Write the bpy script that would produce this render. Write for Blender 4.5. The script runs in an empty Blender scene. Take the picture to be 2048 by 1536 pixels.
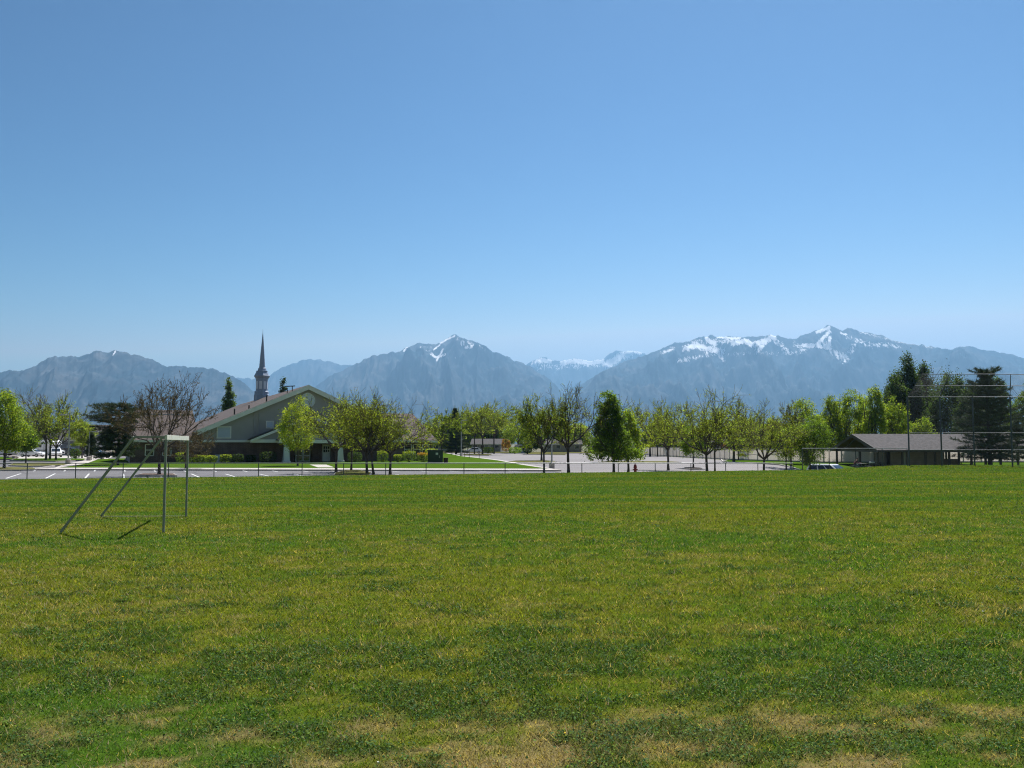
import bpy, bmesh, math, random
import numpy as np
from mathutils import Vector, Matrix, Quaternion

R = math.radians
F = 1750.0            # focal length in photo pixels (2048 wide)
CAMZ = 2.15
PITCH = math.atan((887 - 768) / F)
cP, sP = math.cos(PITCH), math.sin(PITCH)

scene = bpy.context.scene
COL = scene.collection

# ------------------------------------------------------------------ geometry of the site
def ray(px, py):
    u = (px - 1024) / F
    v = (768 - py) / F
    y = cP - sP * v
    z = sP + cP * v
    return u / y, z / y            # slopes per metre of Y

def at(px, py, Y):
    a, b = ray(px, py)
    return Vector((a * Y, Y, CAMZ + b * Y))

def onplane(px, py, gz):
    a, b = ray(px, py)
    Y = (gz - CAMZ) / b
    return Vector((a * Y, Y, gz))

EDGE = [(-400, -16), (-70, 50), (24, 69), (30, 75), (36, 82.5), (90, 88), (400, 110)]
def edge_y(X):
    return np.interp(X, [e[0] for e in EDGE], [e[1] for e in EDGE])

def field_z(X):
    return 0.005 * np.clip(X, -80, 28) - 0.03

def lot_z(X, Y):
    base = np.interp(X, [-40, 20], [-0.32, -0.45])
    g = np.exp(-(((X - 36) / 11.0) ** 2 + ((Y - 90) / 11.0) ** 2))
    return base - 1.2 * g

def ground_z(X, Y):
    e = edge_y(X)
    t = np.clip((Y - e) / 2.6, 0, 1)
    t = t * t * (3 - 2 * t)
    return field_z(X) * (1 - t) + lot_z(X, Y) * t

def gz(X, Y):
    return float(ground_z(np.float64(X), np.float64(Y)))

def on_lot(px, py):
    """the point of the lot that the photo shows at a pixel"""
    z = -0.4
    for _ in range(6):
        p = onplane(px, py, z)
        z = float(lot_z(p.x, p.y))
    return p

# ------------------------------------------------------------------ noise (numpy)
def _hash(ix, iy, seed):
    h = (ix.astype(np.int64) * 374761393 + iy.astype(np.int64) * 668265263 + seed * 974711) & 0xffffffff
    h = ((h ^ (h >> 13)) * 1274126177) & 0xffffffff
    h = (h ^ (h >> 16)) & 0xffffffff
    return h / 4294967295.0

def vnoise(x, y, seed=0):
    x0 = np.floor(x); y0 = np.floor(y)
    fx = x - x0; fy = y - y0
    fx = fx * fx * fx * (fx * (fx * 6 - 15) + 10)
    fy = fy * fy * fy * (fy * (fy * 6 - 15) + 10)
    a = _hash(x0, y0, seed); b = _hash(x0 + 1, y0, seed)
    c = _hash(x0, y0 + 1, seed); d = _hash(x0 + 1, y0 + 1, seed)
    return (a * (1 - fx) + b * fx) * (1 - fy) + (c * (1 - fx) + d * fx) * fy

def fbm(x, y, seed=0, octv=4, gain=0.5):
    s = 0; a = 1.0; t = 0
    for o in range(octv):
        s = s + a * vnoise(x * 2 ** o + 17.3 * o, y * 2 ** o - 9.1 * o, seed + o)
        t += a; a *= gain
    return s / t

def ridged(x, y, seed=0, octv=4, gain=0.55):
    s = 0; a = 1.0; t = 0
    for o in range(octv):
        n = 1 - np.abs(2 * vnoise(x * 2 ** o + 5.7 * o, y * 2 ** o + 3.3 * o, seed + o) - 1)
        s = s + a * n * n
        t += a; a *= gain
    return s / t

# ------------------------------------------------------------------ materials
def new_mat(name):
    m = bpy.data.materials.new(name); m.use_nodes = True
    nt = m.node_tree; nt.nodes.clear()
    return m, nt

def N(nt, typ, **kw):
    n = nt.nodes.new(typ)
    for k, v in kw.items():
        setattr(n, k, v)
    return n

def mix_rgb(nt, fac, a, b):
    n = N(nt, 'ShaderNodeMix', data_type='RGBA')
    for sock, val in ((n.inputs[0], fac), (n.inputs[6], a), (n.inputs[7], b)):
        if hasattr(val, 'default_value') or isinstance(val, bpy.types.NodeSocket):
            nt.links.new(val, sock)
        elif isinstance(val, (tuple, list)):
            sock.default_value = (*val[:3], 1)
        else:
            sock.default_value = val
    return n.outputs[2]

def ramp(nt, fac, stops):
    n = N(nt, 'ShaderNodeValToRGB')
    el = n.color_ramp.elements
    while len(el) < len(stops): el.new(0.5)
    for e, (p, c) in zip(el, stops):
        e.position = p
        e.color = (c, c, c, 1) if isinstance(c, (int, float)) else (*c[:3], 1)
    nt.links.new(fac, n.inputs[0])
    return n.outputs[0]

def noise(nt, scale, detail=4, coord='Object', rough=0.55, stretch=None):
    tc = N(nt, 'ShaderNodeTexCoord')
    v = tc.outputs[coord]
    if stretch:
        mp = N(nt, 'ShaderNodeMapping'); mp.inputs['Scale'].default_value = stretch
        nt.links.new(v, mp.inputs[0]); v = mp.outputs[0]
    n = N(nt, 'ShaderNodeTexNoise'); n.inputs['Scale'].default_value = scale
    n.inputs['Detail'].default_value = detail; n.inputs['Roughness'].default_value = rough
    nt.links.new(v, n.inputs['Vector'])
    return n.outputs[0]

def mat(name, c1, c2=None, scale=3.0, rough=0.7, metal=0.0, bump=0.0, bump_scale=None, spec=0.4, detail=5, stretch=None, lo=0.35, hi=0.65):
    """principled surface with a noise between two tones of the material"""
    m, nt = new_mat(name)
    out = N(nt, 'ShaderNodeOutputMaterial')
    p = N(nt, 'ShaderNodeBsdfPrincipled')
    p.inputs['Roughness'].default_value = rough
    p.inputs['Metallic'].default_value = metal
    p.inputs['Specular IOR Level'].default_value = spec
    c2 = c2 or tuple(x * 0.8 for x in c1)
    f = ramp(nt, noise(nt, scale, detail, stretch=stretch), [(lo, 0.0), (hi, 1.0)])
    nt.links.new(mix_rgb(nt, f, c1, c2), p.inputs['Base Color'])
    if bump:
        b = N(nt, 'ShaderNodeBump'); b.inputs['Strength'].default_value = bump
        b.inputs['Distance'].default_value = 0.05
        nt.links.new(noise(nt, bump_scale or scale * 4, 5), b.inputs['Height'])
        nt.links.new(b.outputs[0], p.inputs['Normal'])
    nt.links.new(p.outputs[0], out.inputs[0])
    return m

def leaf_mat(name, transl=0.45, rough=0.5, spec=0.35, tcol=(1.25, 1.2, 0.55)):
    """colour from each leaf's own tint; light passes through it"""
    m, nt = new_mat(name)
    out = N(nt, 'ShaderNodeOutputMaterial')
    at_ = N(nt, 'ShaderNodeAttribute', attribute_name='tint')
    p = N(nt, 'ShaderNodeBsdfPrincipled')
    p.inputs['Roughness'].default_value = rough
    p.inputs['Specular IOR Level'].default_value = spec
    nt.links.new(at_.outputs[0], p.inputs['Base Color'])
    t = N(nt, 'ShaderNodeBsdfTranslucent')
    mu = N(nt, 'ShaderNodeMix', data_type='RGBA', blend_type='MULTIPLY')
    mu.inputs[0].default_value = 1.0
    nt.links.new(at_.outputs[0], mu.inputs[6]); mu.inputs[7].default_value = (*tcol, 1)
    nt.links.new(mu.outputs[2], t.inputs[0])
    mx = N(nt, 'ShaderNodeMixShader'); mx.inputs[0].default_value = transl
    nt.links.new(p.outputs[0], mx.inputs[1]); nt.links.new(t.outputs[0], mx.inputs[2])
    nt.links.new(mx.outputs[0], out.inputs[0])
    return m

def glass_mat(name, c=(0.02, 0.025, 0.03), rough=0.05):
    return mat(name, c, tuple(x * 1.3 for x in c), 1.0, rough, spec=0.8)

def brick_mat(name, c1, c2, mortar, sx=1.0):
    m, nt = new_mat(name)
    out = N(nt, 'ShaderNodeOutputMaterial'); p = N(nt, 'ShaderNodeBsdfPrincipled')
    p.inputs['Roughness'].default_value = 0.85
    tc = N(nt, 'ShaderNodeTexCoord'); sp = N(nt, 'ShaderNodeSeparateXYZ'); cb = N(nt, 'ShaderNodeCombineXYZ')
    ad = N(nt, 'ShaderNodeMath', operation='ADD')
    nt.links.new(tc.outputs['Object'], sp.inputs[0])
    nt.links.new(sp.outputs[0], ad.inputs[0]); nt.links.new(sp.outputs[1], ad.inputs[1])
    nt.links.new(ad.outputs[0], cb.inputs[0]); nt.links.new(sp.outputs[2], cb.inputs[1])
    b = N(nt, 'ShaderNodeTexBrick'); b.inputs['Scale'].default_value = 1.0
    b.inputs['Brick Width'].default_value = 0.4 * sx; b.inputs['Row Height'].default_value = 0.13 * sx
    b.inputs['Mortar Size'].default_value = 0.012
    b.inputs['Color1'].default_value = (*c1, 1); b.inputs['Color2'].default_value = (*c2, 1); b.inputs['Mortar'].default_value = (*mortar, 1)
    nt.links.new(cb.outputs[0], b.inputs['Vector'])
    f = ramp(nt, noise(nt, 1.3, 5), [(0.35, 0.0), (0.65, 0.5)])
    nt.links.new(mix_rgb(nt, f, b.outputs[0], tuple(0.55 * x for x in c2)), p.inputs['Base Color'])
    nt.links.new(p.outputs[0], out.inputs[0])
    return m

M = {}
M['stucco'] = mat('stucco', (0.40, 0.365, 0.365), (0.365, 0.335, 0.335), 0.6, 0.9)
M['trim'] = mat('white_trim', (0.82, 0.80, 0.78), (0.75, 0.73, 0.71), 1.2, 0.6)
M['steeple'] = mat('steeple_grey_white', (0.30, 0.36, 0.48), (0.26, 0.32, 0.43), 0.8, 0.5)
M['brick'] = brick_mat('church_brick', (0.19, 0.105, 0.085), (0.13, 0.075, 0.065), (0.25, 0.22, 0.2))
M['block'] = brick_mat('split_block', (0.36, 0.29, 0.23), (0.29, 0.235, 0.19), (0.2, 0.18, 0.15), 1.6)
M['shingle'] = mat('brown_shingle', (0.095, 0.068, 0.057), (0.055, 0.042, 0.037), 2.5, 0.9, detail=8)
M['shingle_grey'] = mat('grey_shingle', (0.075, 0.067, 0.066), (0.038, 0.034, 0.034), 3.2, 0.9, detail=8, lo=0.4, hi=0.6)
M['dark_metal'] = mat('dark_brown_steel', (0.022, 0.018, 0.017), (0.035, 0.028, 0.026), 4, 0.5, spec=0.5)
M['galv'] = mat('galvanised_pipe', (0.33, 0.34, 0.35), (0.24, 0.25, 0.26), 6, 0.42, 0.7)
M['galv_dull'] = mat('weathered_pipe', (0.10, 0.115, 0.13), (0.065, 0.075, 0.085), 5, 0.5, 0.5)
M['galv_rail'] = mat('dull_galvanised_rail', (0.20, 0.21, 0.22), (0.15, 0.16, 0.17), 5, 0.55, 0.3)
M['wire'] = mat('fence_wire', (0.16, 0.165, 0.17), (0.12, 0.125, 0.13), 4, 0.5, 0.5)
M['goal'] = mat('peeling_green_grey_paint', (0.26, 0.285, 0.245), (0.16, 0.10, 0.065), 5, 0.55, 0.1, lo=0.55, hi=0.72)
M['goal_bar'] = mat('peeling_white_paint', (0.66, 0.66, 0.56), (0.38, 0.28, 0.18), 6, 0.6, lo=0.55, hi=0.75)
M['wood_brown'] = mat('brown_timber', (0.16, 0.09, 0.055), (0.12, 0.068, 0.042), 1.5, 0.7, stretch=(1, 8, 8))
def vinyl_mat():
    # thin tan plastic boards: a little sunlight passes through them
    m, nt = new_mat('tan_vinyl')
    out = N(nt, 'ShaderNodeOutputMaterial'); p = N(nt, 'ShaderNodeBsdfPrincipled'); p.inputs['Roughness'].default_value = 0.5
    c = mix_rgb(nt, ramp(nt, noise(nt, 0.6, 5), [(0.35, 0.0), (0.65, 1.0)]), (0.84, 0.79, 0.74), (0.77, 0.73, 0.68))
    nt.links.new(c, p.inputs['Base Color'])
    t = N(nt, 'ShaderNodeBsdfTranslucent'); nt.links.new(c, t.inputs[0])
    mx = N(nt, 'ShaderNodeMixShader'); mx.inputs[0].default_value = 0.75
    nt.links.new(p.outputs[0], mx.inputs[1]); nt.links.new(t.outputs[0], mx.inputs[2]); nt.links.new(mx.outputs[0], out.inputs[0])
    return m
M['vinyl'] = vinyl_mat()
M['vinyl_post'] = mat('tan_vinyl_post', (0.40, 0.37, 0.34), (0.36, 0.33, 0.3), 0.5, 0.55)
M['concrete'] = mat('pale_concrete', (0.52, 0.475, 0.43), (0.44, 0.40, 0.365), 0.7, 0.9, detail=8)
M['kerb'] = mat('kerb_concrete', (0.50, 0.46, 0.42), (0.36, 0.33, 0.3), 1.5, 0.9)
M['paint'] = mat('road_paint', (0.72, 0.72, 0.7), (0.5, 0.5, 0.5), 4, 0.8, lo=0.45, hi=0.75)
M['bark'] = mat('dark_bark', (0.06, 0.05, 0.042), (0.095, 0.08, 0.068), 9, 0.95, bump=0.6, bump_scale=25, stretch=(1, 1, 0.3))
M['bark_grey'] = mat('grey_bark', (0.085, 0.075, 0.065), (0.055, 0.047, 0.042), 8, 0.95, bump=0.5, bump_scale=25, stretch=(1, 1, 0.3))
M['twig'] = mat('budding_twig', (0.095, 0.072, 0.055), (0.06, 0.046, 0.038), 2, 0.9)
M['leaf'] = leaf_mat('leaves', 0.66, 0.5, 0.3, (1.35, 1.3, 0.5))
M['needle'] = leaf_mat('needles', 0.15, 0.6, 0.2, (1.0, 1.05, 0.6))
M['glass'] = glass_mat('window_glass')
M['blue_glass'] = mat('pale_window_panel', (0.66, 0.71, 0.80), (0.60, 0.65, 0.74), 0.8, 0.3)
M['cabinet'] = mat('green_cabinet', (0.035, 0.055, 0.045), (0.03, 0.045, 0.038), 2, 0.5)
M['box_brown'] = mat('brown_box', (0.09, 0.04, 0.03), (0.07, 0.035, 0.03), 3, 0.6)
M['hydrant'] = mat('red_hydrant_paint', (0.33, 0.018, 0.012), (0.24, 0.016, 0.012), 6, 0.4)
M['pole'] = mat('lamp_pole_grey', (0.40, 0.41, 0.40), (0.33, 0.34, 0.34), 3, 0.6, 0.2)
M['white_car'] = mat('white_car_paint', (0.78, 0.78, 0.79), (0.75, 0.75, 0.76), 1, 0.25, spec=0.6)
M['silver_car'] = mat('silver_car_paint', (0.38, 0.40, 0.43), (0.35, 0.37, 0.4), 1, 0.25, 0.5, spec=0.6)
M['dark_car'] = mat('dark_car_paint', (0.02, 0.022, 0.028), (0.025, 0.027, 0.032), 1, 0.2, spec=0.6)
M['rubber'] = mat('tyre_rubber', (0.015, 0.015, 0.015), (0.022, 0.022, 0.022), 8, 0.8)
M['rim'] = mat('wheel_rim', (0.45, 0.45, 0.46), (0.36, 0.36, 0.37), 4, 0.3, 0.8)
M['lamp'] = mat('headlamp', (0.75, 0.75, 0.75), (0.65, 0.65, 0.65), 4, 0.15)
M['tail'] = mat('tail_lamp', (0.35, 0.02, 0.015), (0.28, 0.02, 0.015), 4, 0.25)
M['siding_grey'] = mat('grey_siding', (0.27, 0.27, 0.285), (0.24, 0.24, 0.25), 1, 0.8)
M['siding_tan'] = mat('tan_siding', (0.42, 0.36, 0.29), (0.38, 0.33, 0.26), 1, 0.8)
M['siding_white'] = mat('white_siding', (0.62, 0.62, 0.62), (0.56, 0.56, 0.57), 1, 0.8)
M['siding_brick'] = mat('red_brick_wall', (0.24, 0.12, 0.085), (0.18, 0.095, 0.07), 3, 0.9)
M['door_paint'] = mat('pale_door', (0.45, 0.46, 0.45), (0.4, 0.41, 0.4), 1, 0.5)
M['rock'] = mat('landscape_rock', (0.36, 0.30, 0.26), (0.25, 0.21, 0.19), 3, 0.9, bump=0.8)
M['skin'] = mat('skin', (0.42, 0.24, 0.17), (0.38, 0.21, 0.15), 6, 0.6)
M['shirt'] = mat('maroon_shirt', (0.13, 0.022, 0.026), (0.10, 0.018, 0.022), 8, 0.9)
M['jeans'] = mat('pale_jeans', (0.16, 0.22, 0.33), (0.12, 0.17, 0.27), 8, 0.9)
M['hair'] = mat('dark_hair', (0.03, 0.02, 0.015), (0.02, 0.014, 0.01), 10, 0.6)
M['white_bag'] = mat('white_bin_liner', (0.75, 0.75, 0.75), (0.68, 0.68, 0.68), 5, 0.4)
M['mulch'] = mat('bark_mulch', (0.09, 0.055, 0.035), (0.13, 0.085, 0.06), 6, 0.95)

# ------------------------------------------------------------------ object helpers
def link(o, parent=None):
    COL.objects.link(o)
    if parent is not None:
        o.parent = parent
    return o

def tag(o, label=None, cat=None, group=None, kind=None):
    if label: o['label'] = label
    if cat: o['category'] = cat
    if group: o['group'] = group
    if kind: o['kind'] = kind
    return o

def thing(name, label, cat, loc=(0, 0, 0), rz=0.0, group=None):
    o = bpy.data.objects.new(name, None)
    o.empty_display_size = 0.3
    o.location = loc; o.rotation_euler = (0, 0, rz)
    link(o)
    return tag(o, label, cat, group)

def np_mesh(name, V, quads=None, tris=None, tint=None, smooth=False):
    me = bpy.data.meshes.new(name)
    V = np.asarray(V, dtype=np.float32).reshape(-1, 3)
    q = np.zeros((0, 4), np.int32) if quads is None else np.asarray(quads, np.int32).reshape(-1, 4)
    t = np.zeros((0, 3), np.int32) if tris is None else np.asarray(tris, np.int32).reshape(-1, 3)
    me.vertices.add(len(V)); me.vertices.foreach_set('co', V.ravel())
    idx = np.concatenate([q.ravel(), t.ravel()])
    starts = np.concatenate([np.arange(len(q)) * 4, len(q) * 4 + np.arange(len(t)) * 3]).astype(np.int32)
    me.loops.add(len(idx)); me.loops.foreach_set('vertex_index', idx)
    me.polygons.add(len(starts)); me.polygons.foreach_set('loop_start', starts)
    if smooth:
        me.polygons.foreach_set('use_smooth', np.ones(len(starts), bool))
    if tint is not None:
        a = me.color_attributes.new('tint', 'FLOAT_COLOR', 'POINT')
        c = np.ones((len(V), 4), np.float32); c[:, :3] = tint
        a.data.foreach_set('color', c.ravel())
    me.update(calc_edges=True)
    return me

def add_mesh(name, me, material, parent=None):
    o = bpy.data.objects.new(name, me)
    if material is not None:
        me.materials.append(material)
    return link(o, parent)

class MB:
    """collects boxes, tubes and polygons; build() links them as ONE mesh"""
    def __init__(s): s.v = []; s.f = []
    def add(s, vs, fs):
        k = len(s.v); s.v += [tuple(v) for v in vs]; s.f += [tuple(i + k for i in f) for f in fs]
    def box(s, c, d, rz=0.0, taper=1.0):
        x, y, z = d[0] / 2, d[1] / 2, d[2] / 2
        cs, sn = math.cos(rz), math.sin(rz)
        vs = []
        for k, (sx, sy, sz) in enumerate([(-1, -1, -1), (1, -1, -1), (1, 1, -1), (-1, 1, -1), (-1, -1, 1), (1, -1, 1), (1, 1, 1), (-1, 1, 1)]):
            t = taper if sz > 0 else 1
            a, b = sx * x * t, sy * y * t
            vs.append((c[0] + a * cs - b * sn, c[1] + a * sn + b * cs, c[2] + sz * z))
        s.add(vs, [(0, 3, 2, 1), (4, 5, 6, 7), (0, 1, 5, 4), (1, 2, 6, 5), (2, 3, 7, 6), (3, 0, 4, 7)])
        return s
    def bar(s, p, q, w, h, up=(0, 0, 1)):
        p, q = Vector(p), Vector(q); d = (q - p).normalized()
        u = Vector(up)
        if abs(d.dot(u)) > 0.97: u = Vector((1, 0, 0))
        a = d.cross(u).normalized() * (w / 2); b = a.cross(d).normalized() * (h / 2)
        vs = [p - a - b, p + a - b, p + a + b, p - a + b, q - a - b, q + a - b, q + a + b, q - a + b]
        s.add(vs, [(0, 3, 2, 1), (4, 5, 6, 7), (0, 1, 5, 4), (1, 2, 6, 5), (2, 3, 7, 6), (3, 0, 4, 7)])
        return s
    def tube(s, pts, r, n=8, cap=True):
        pts = [Vector(p) for p in pts]
        rs = r if isinstance(r, (list, tuple)) else [r] * len(pts)
        base = len(s.v)
        for i, p in enumerate(pts):
            d = (pts[min(i + 1, len(pts) - 1)] - pts[max(i - 1, 0)]).normalized()
            u = Vector((0, 0, 1)) if abs(d.z) < 0.95 else Vector((1, 0, 0))
            a = d.cross(u).normalized(); b = a.cross(d).normalized()
            for k in range(n):
                t = 2 * math.pi * k / n
                s.v.append(tuple(p + (a * math.cos(t) + b * math.sin(t)) * rs[i]))
        for i in range(len(pts) - 1):
            for k in range(n):
                k2 = (k + 1) % n
                s.f.append((base + i * n + k, base + i * n + k2, base + (i + 1) * n + k2, base + (i + 1) * n + k))
        if cap:
            s.f.append(tuple(base + k for k in range(n))[::-1])
            s.f.append(tuple(base + (len(pts) - 1) * n + k for k in range(n)))
        return s
    def lathe(s, prof, n=16, c=(0, 0, 0)):
        base = len(s.v)
        for r, z in prof:
            for k in range(n):
                t = 2 * math.pi * k / n
                s.v.append((c[0] + r * math.cos(t), c[1] + r * math.sin(t), c[2] + z))
        for i in range(len(prof) - 1):
            for k in range(n):
                k2 = (k + 1) % n
                s.f.append((base + i * n + k, base + i * n + k2, base + (i + 1) * n + k2, base + (i + 1) * n + k))
        s.f.append(tuple(base + k for k in range(n))[::-1])
        s.f.append(tuple(base + (len(prof) - 1) * n + k for k in range(n)))
        return s
    def prism(s, poly, off):
        """poly: 3-d points of a flat outline; off: extrusion vector"""
        n = len(poly); off = Vector(off)
        vs = [Vector(p) for p in poly] + [Vector(p) + off for p in poly]
        fs = [tuple(range(n))[::-1], tuple(range(n, 2 * n))] + [(i, (i + 1) % n, n + (i + 1) % n, n + i) for i in range(n)]
        s.add(vs, fs)
        return s
    def quad(s, *p):
        s.add(p, [tuple(range(len(p)))]); return s
    def build(s, name, material, parent=None, smooth=False, bevel=0.0):
        me = bpy.data.meshes.new(name)
        me.from_pydata(s.v, [], s.f); me.update()
        bm = bmesh.new(); bm.from_mesh(me)
        bmesh.ops.recalc_face_normals(bm, faces=bm.faces)
        if bevel:
            es = [e for e in bm.edges if len(e.link_faces) == 2 and e.calc_face_angle(0) > 0.6]
            bmesh.ops.bevel(bm, geom=es, offset=bevel, segments=2, affect='EDGES', profile=0.6)
        bm.to_mesh(me); bm.free()
        if smooth:
            for p in me.polygons: p.use_smooth = True
        return add_mesh(name, me, material, parent)

def copy_tree(o, parent=None):
    c = o.copy(); COL.objects.link(c)
    c.parent = parent
    for ch in list(o.children):
        copy_tree(ch, c)
    return c

# ------------------------------------------------------------------ camera, world, sun, air
cam = bpy.data.cameras.new('camera'); cam_o = bpy.data.objects.new('camera', cam); COL.objects.link(cam_o)
cam.sensor_width = 36; cam.lens = 36 * F / 2048
cam.clip_start = 0.1; cam.clip_end = 90000
cam_o.location = (0, 0, CAMZ); cam_o.rotation_euler = (R(90) + PITCH, 0, 0)
scene.camera = cam_o

SUN_EL, SUN_AZ = 58.0, 20.0
w = bpy.data.worlds.new('World'); scene.world = w; w.use_nodes = True
nt = w.node_tree; nt.nodes.clear()
wo = N(nt, 'ShaderNodeOutputWorld'); bg = N(nt, 'ShaderNodeBackground')
sky = N(nt, 'ShaderNodeTexSky', sky_type='NISHITA')
sky.sun_disc = False; sky.sun_elevation = R(SUN_EL); sky.sun_rotation = R(SUN_AZ)
sky.altitude = 0; sky.air_density = 1.0; sky.dust_density = 0.3; sky.ozone_density = 10
bg.inputs[1].default_value = 0.1
# the deep polarised blue of the photograph: more contrast and saturation in the sky's own colour
cap = N(nt, 'ShaderNodeMix', data_type='RGBA', blend_type='DARKEN'); cap.inputs[0].default_value = 1.0
cap.inputs[7].default_value = (3.0, 5.2, 8.6, 1)
sep = N(nt, 'ShaderNodeSeparateColor'); com = N(nt, 'ShaderNodeCombineColor')
nt.links.new(sky.outputs[0], cap.inputs[6]); nt.links.new(cap.outputs[2], sep.inputs[0])
for ch, pw in enumerate((4.2, 3.0, 2.6)):
    po = N(nt, 'ShaderNodeMath', operation='POWER'); po.inputs[1].default_value = pw
    nt.links.new(sep.outputs[ch], po.inputs[0]); nt.links.new(po.outputs[0], com.inputs[ch])
mu = N(nt, 'ShaderNodeMix', data_type='RGBA', blend_type='MULTIPLY'); mu.inputs[0].default_value = 1.0
mu.inputs[7].default_value = (0.0495, 0.0380, 0.0228, 1)
nt.links.new(com.outputs[0], mu.inputs[6])
nt.links.new(mu.outputs[2], bg.inputs[0]); nt.links.new(bg.outputs[0], wo.inputs[0])

sl = bpy.data.lights.new('sun', 'SUN'); sl.energy = 5.0; sl.angle = R(0.53); sl.color = (1.0, 0.97, 0.94)
so = bpy.data.objects.new('sun', sl); COL.objects.link(so)
sd = Vector((math.sin(R(SUN_AZ)) * math.cos(R(SUN_EL)), math.cos(R(SUN_AZ)) * math.cos(R(SUN_EL)), math.sin(R(SUN_EL))))
so.rotation_euler = sd.to_track_quat('Z', 'Y').to_euler(); so.location = (0, 0, 60)

scene.view_settings.view_transform = 'Standard'; scene.view_settings.look = 'None'
scene.view_settings.exposure = 0.7; scene.view_settings.gamma = 1.0
scene.render.engine = 'CYCLES'
cy = scene.cycles
cy.max_bounces = 6; cy.diffuse_bounces = 3; cy.glossy_bounces = 2; cy.transmission_bounces = 4
cy.volume_bounces = 0; cy.transparent_max_bounces = 6
cy.caustics_reflective = False; cy.caustics_refractive = False
cy.use_denoising = True; cy.denoiser = 'OPENIMAGEDENOISE'; cy.denoising_input_passes = 'RGB_ALBEDO_NORMAL'; cy.denoising_prefilter = 'NONE'
cy.pixel_filter_type = 'BLACKMAN_HARRIS'; cy.filter_width = 1.15
cy.use_adaptive_sampling = True; cy.adaptive_threshold = 0.004

# ------------------------------------------------------------------ mountains
def mountain(name, D, prof, wf, seed, strokes=(), rough=1.0, step=1.6, rows=120, base_frac=0.0, backw=2500, colr=None):
    px = np.arange(prof[0][0], prof[-1][0] + 0.1, step)
    py = np.interp(px, [p[0] for p in prof], [p[1] for p in prof])
    # small crags on the crest
    py = py + (fbm(px / 9.0, px * 0 + seed, seed, 4) - 0.5) * 7 * rough
    a = (px - 1024) / F / (cP - sP * (768 - py) / F)
    v = (768 - py) / F
    b = (sP + cP * v) / (cP - sP * v)
    H = CAMZ + b * D                                   # crest height
    tf = np.linspace(0, 1, rows)
    tb = np.linspace(0, 1, 14)[1:]
    Yf = D - wf * (1 - tf)
    Yb = D + backw * tb
    Y = np.concatenate([Yf, Yb])[:, None]
    X = a[None, :] * Y
    t = np.concatenate([tf, np.ones_like(tb)])[:, None]
    tbk = np.concatenate([np.zeros_like(tf), tb])[:, None]
    shape = np.where(tbk > 0, 1 - 0.8 * tbk, t ** 1.15 * 0.96 + 0.04 * t)
    h = H[None, :] * shape
    # spurs and gullies running down to the plain
    wx = X + 700 * (fbm(X / 2500, Y / 2500, seed + 3, 3) - 0.5)
    sp = ridged(wx / 1500, Y / 4200, seed + 11, 5, 0.55)
    sp2 = ridged(wx / 520, Y / 1100, seed + 23, 4, 0.6)
    amp = H[None, :] * (4 * t * (1 - t)) ** 0.8
    h = h + (sp - 0.45) * 0.7 * amp + (sp2 - 0.45) * 0.24 * amp
    lim = CAMZ + b[None, :] * Y * (1 - 0.012 * (1 - t) - 0.0)
    h = np.where(tbk > 0, h, np.minimum(h, lim))
    h = np.where((t <= 0), -40, np.maximum(h, -40))
    if base_frac: pass
    nr, nc = h.shape
    V = np.stack([X, np.broadcast_to(Y, X.shape), h], -1).reshape(-1, 3)
    i = np.arange(nr - 1)[:, None] * nc + np.arange(nc - 1)[None, :]
    Q = np.stack([i, i + 1, i + nc + 1, i + nc], -1).reshape(-1, 4)
    # snow fields lying on the high ground
    dz = (h - CAMZ) / Y
    vv = (dz * cP - sP) / (cP + dz * sP)
    yy = 1 / (cP - sP * vv) if False else None
    PY = 768 - F * vv
    PX = np.broadcast_to(px[None, :], PY.shape)
    snow = np.zeros_like(PY)
    for pts, wd, st in strokes:
        for (x0, y0), (x1, y1) in zip(pts[:-1], pts[1:]):
            dx, dy = x1 - x0, y1 - y0
            L = dx * dx + dy * dy + 1e-6
            k = np.clip(((PX - x0) * dx + (PY - y0) * dy) / L, 0, 1)
            d2 = (PX - x0 - k * dx) ** 2 + (PY - y0 - k * dy) ** 2
            snow = np.maximum(snow, st * np.exp(-d2 / (wd * wd)))
    snow = np.where(tbk > 0.05, 0.3, snow)
    me = np_mesh(name, V, Q, smooth=True)
    at_ = me.attributes.new('snow', 'FLOAT', 'POINT')
    at_.data.foreach_set('value', snow.astype(np.float32).ravel())
    o = add_mesh(name, me, mountain_mat)
    tag(o, kind='structure')
    return o

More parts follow.
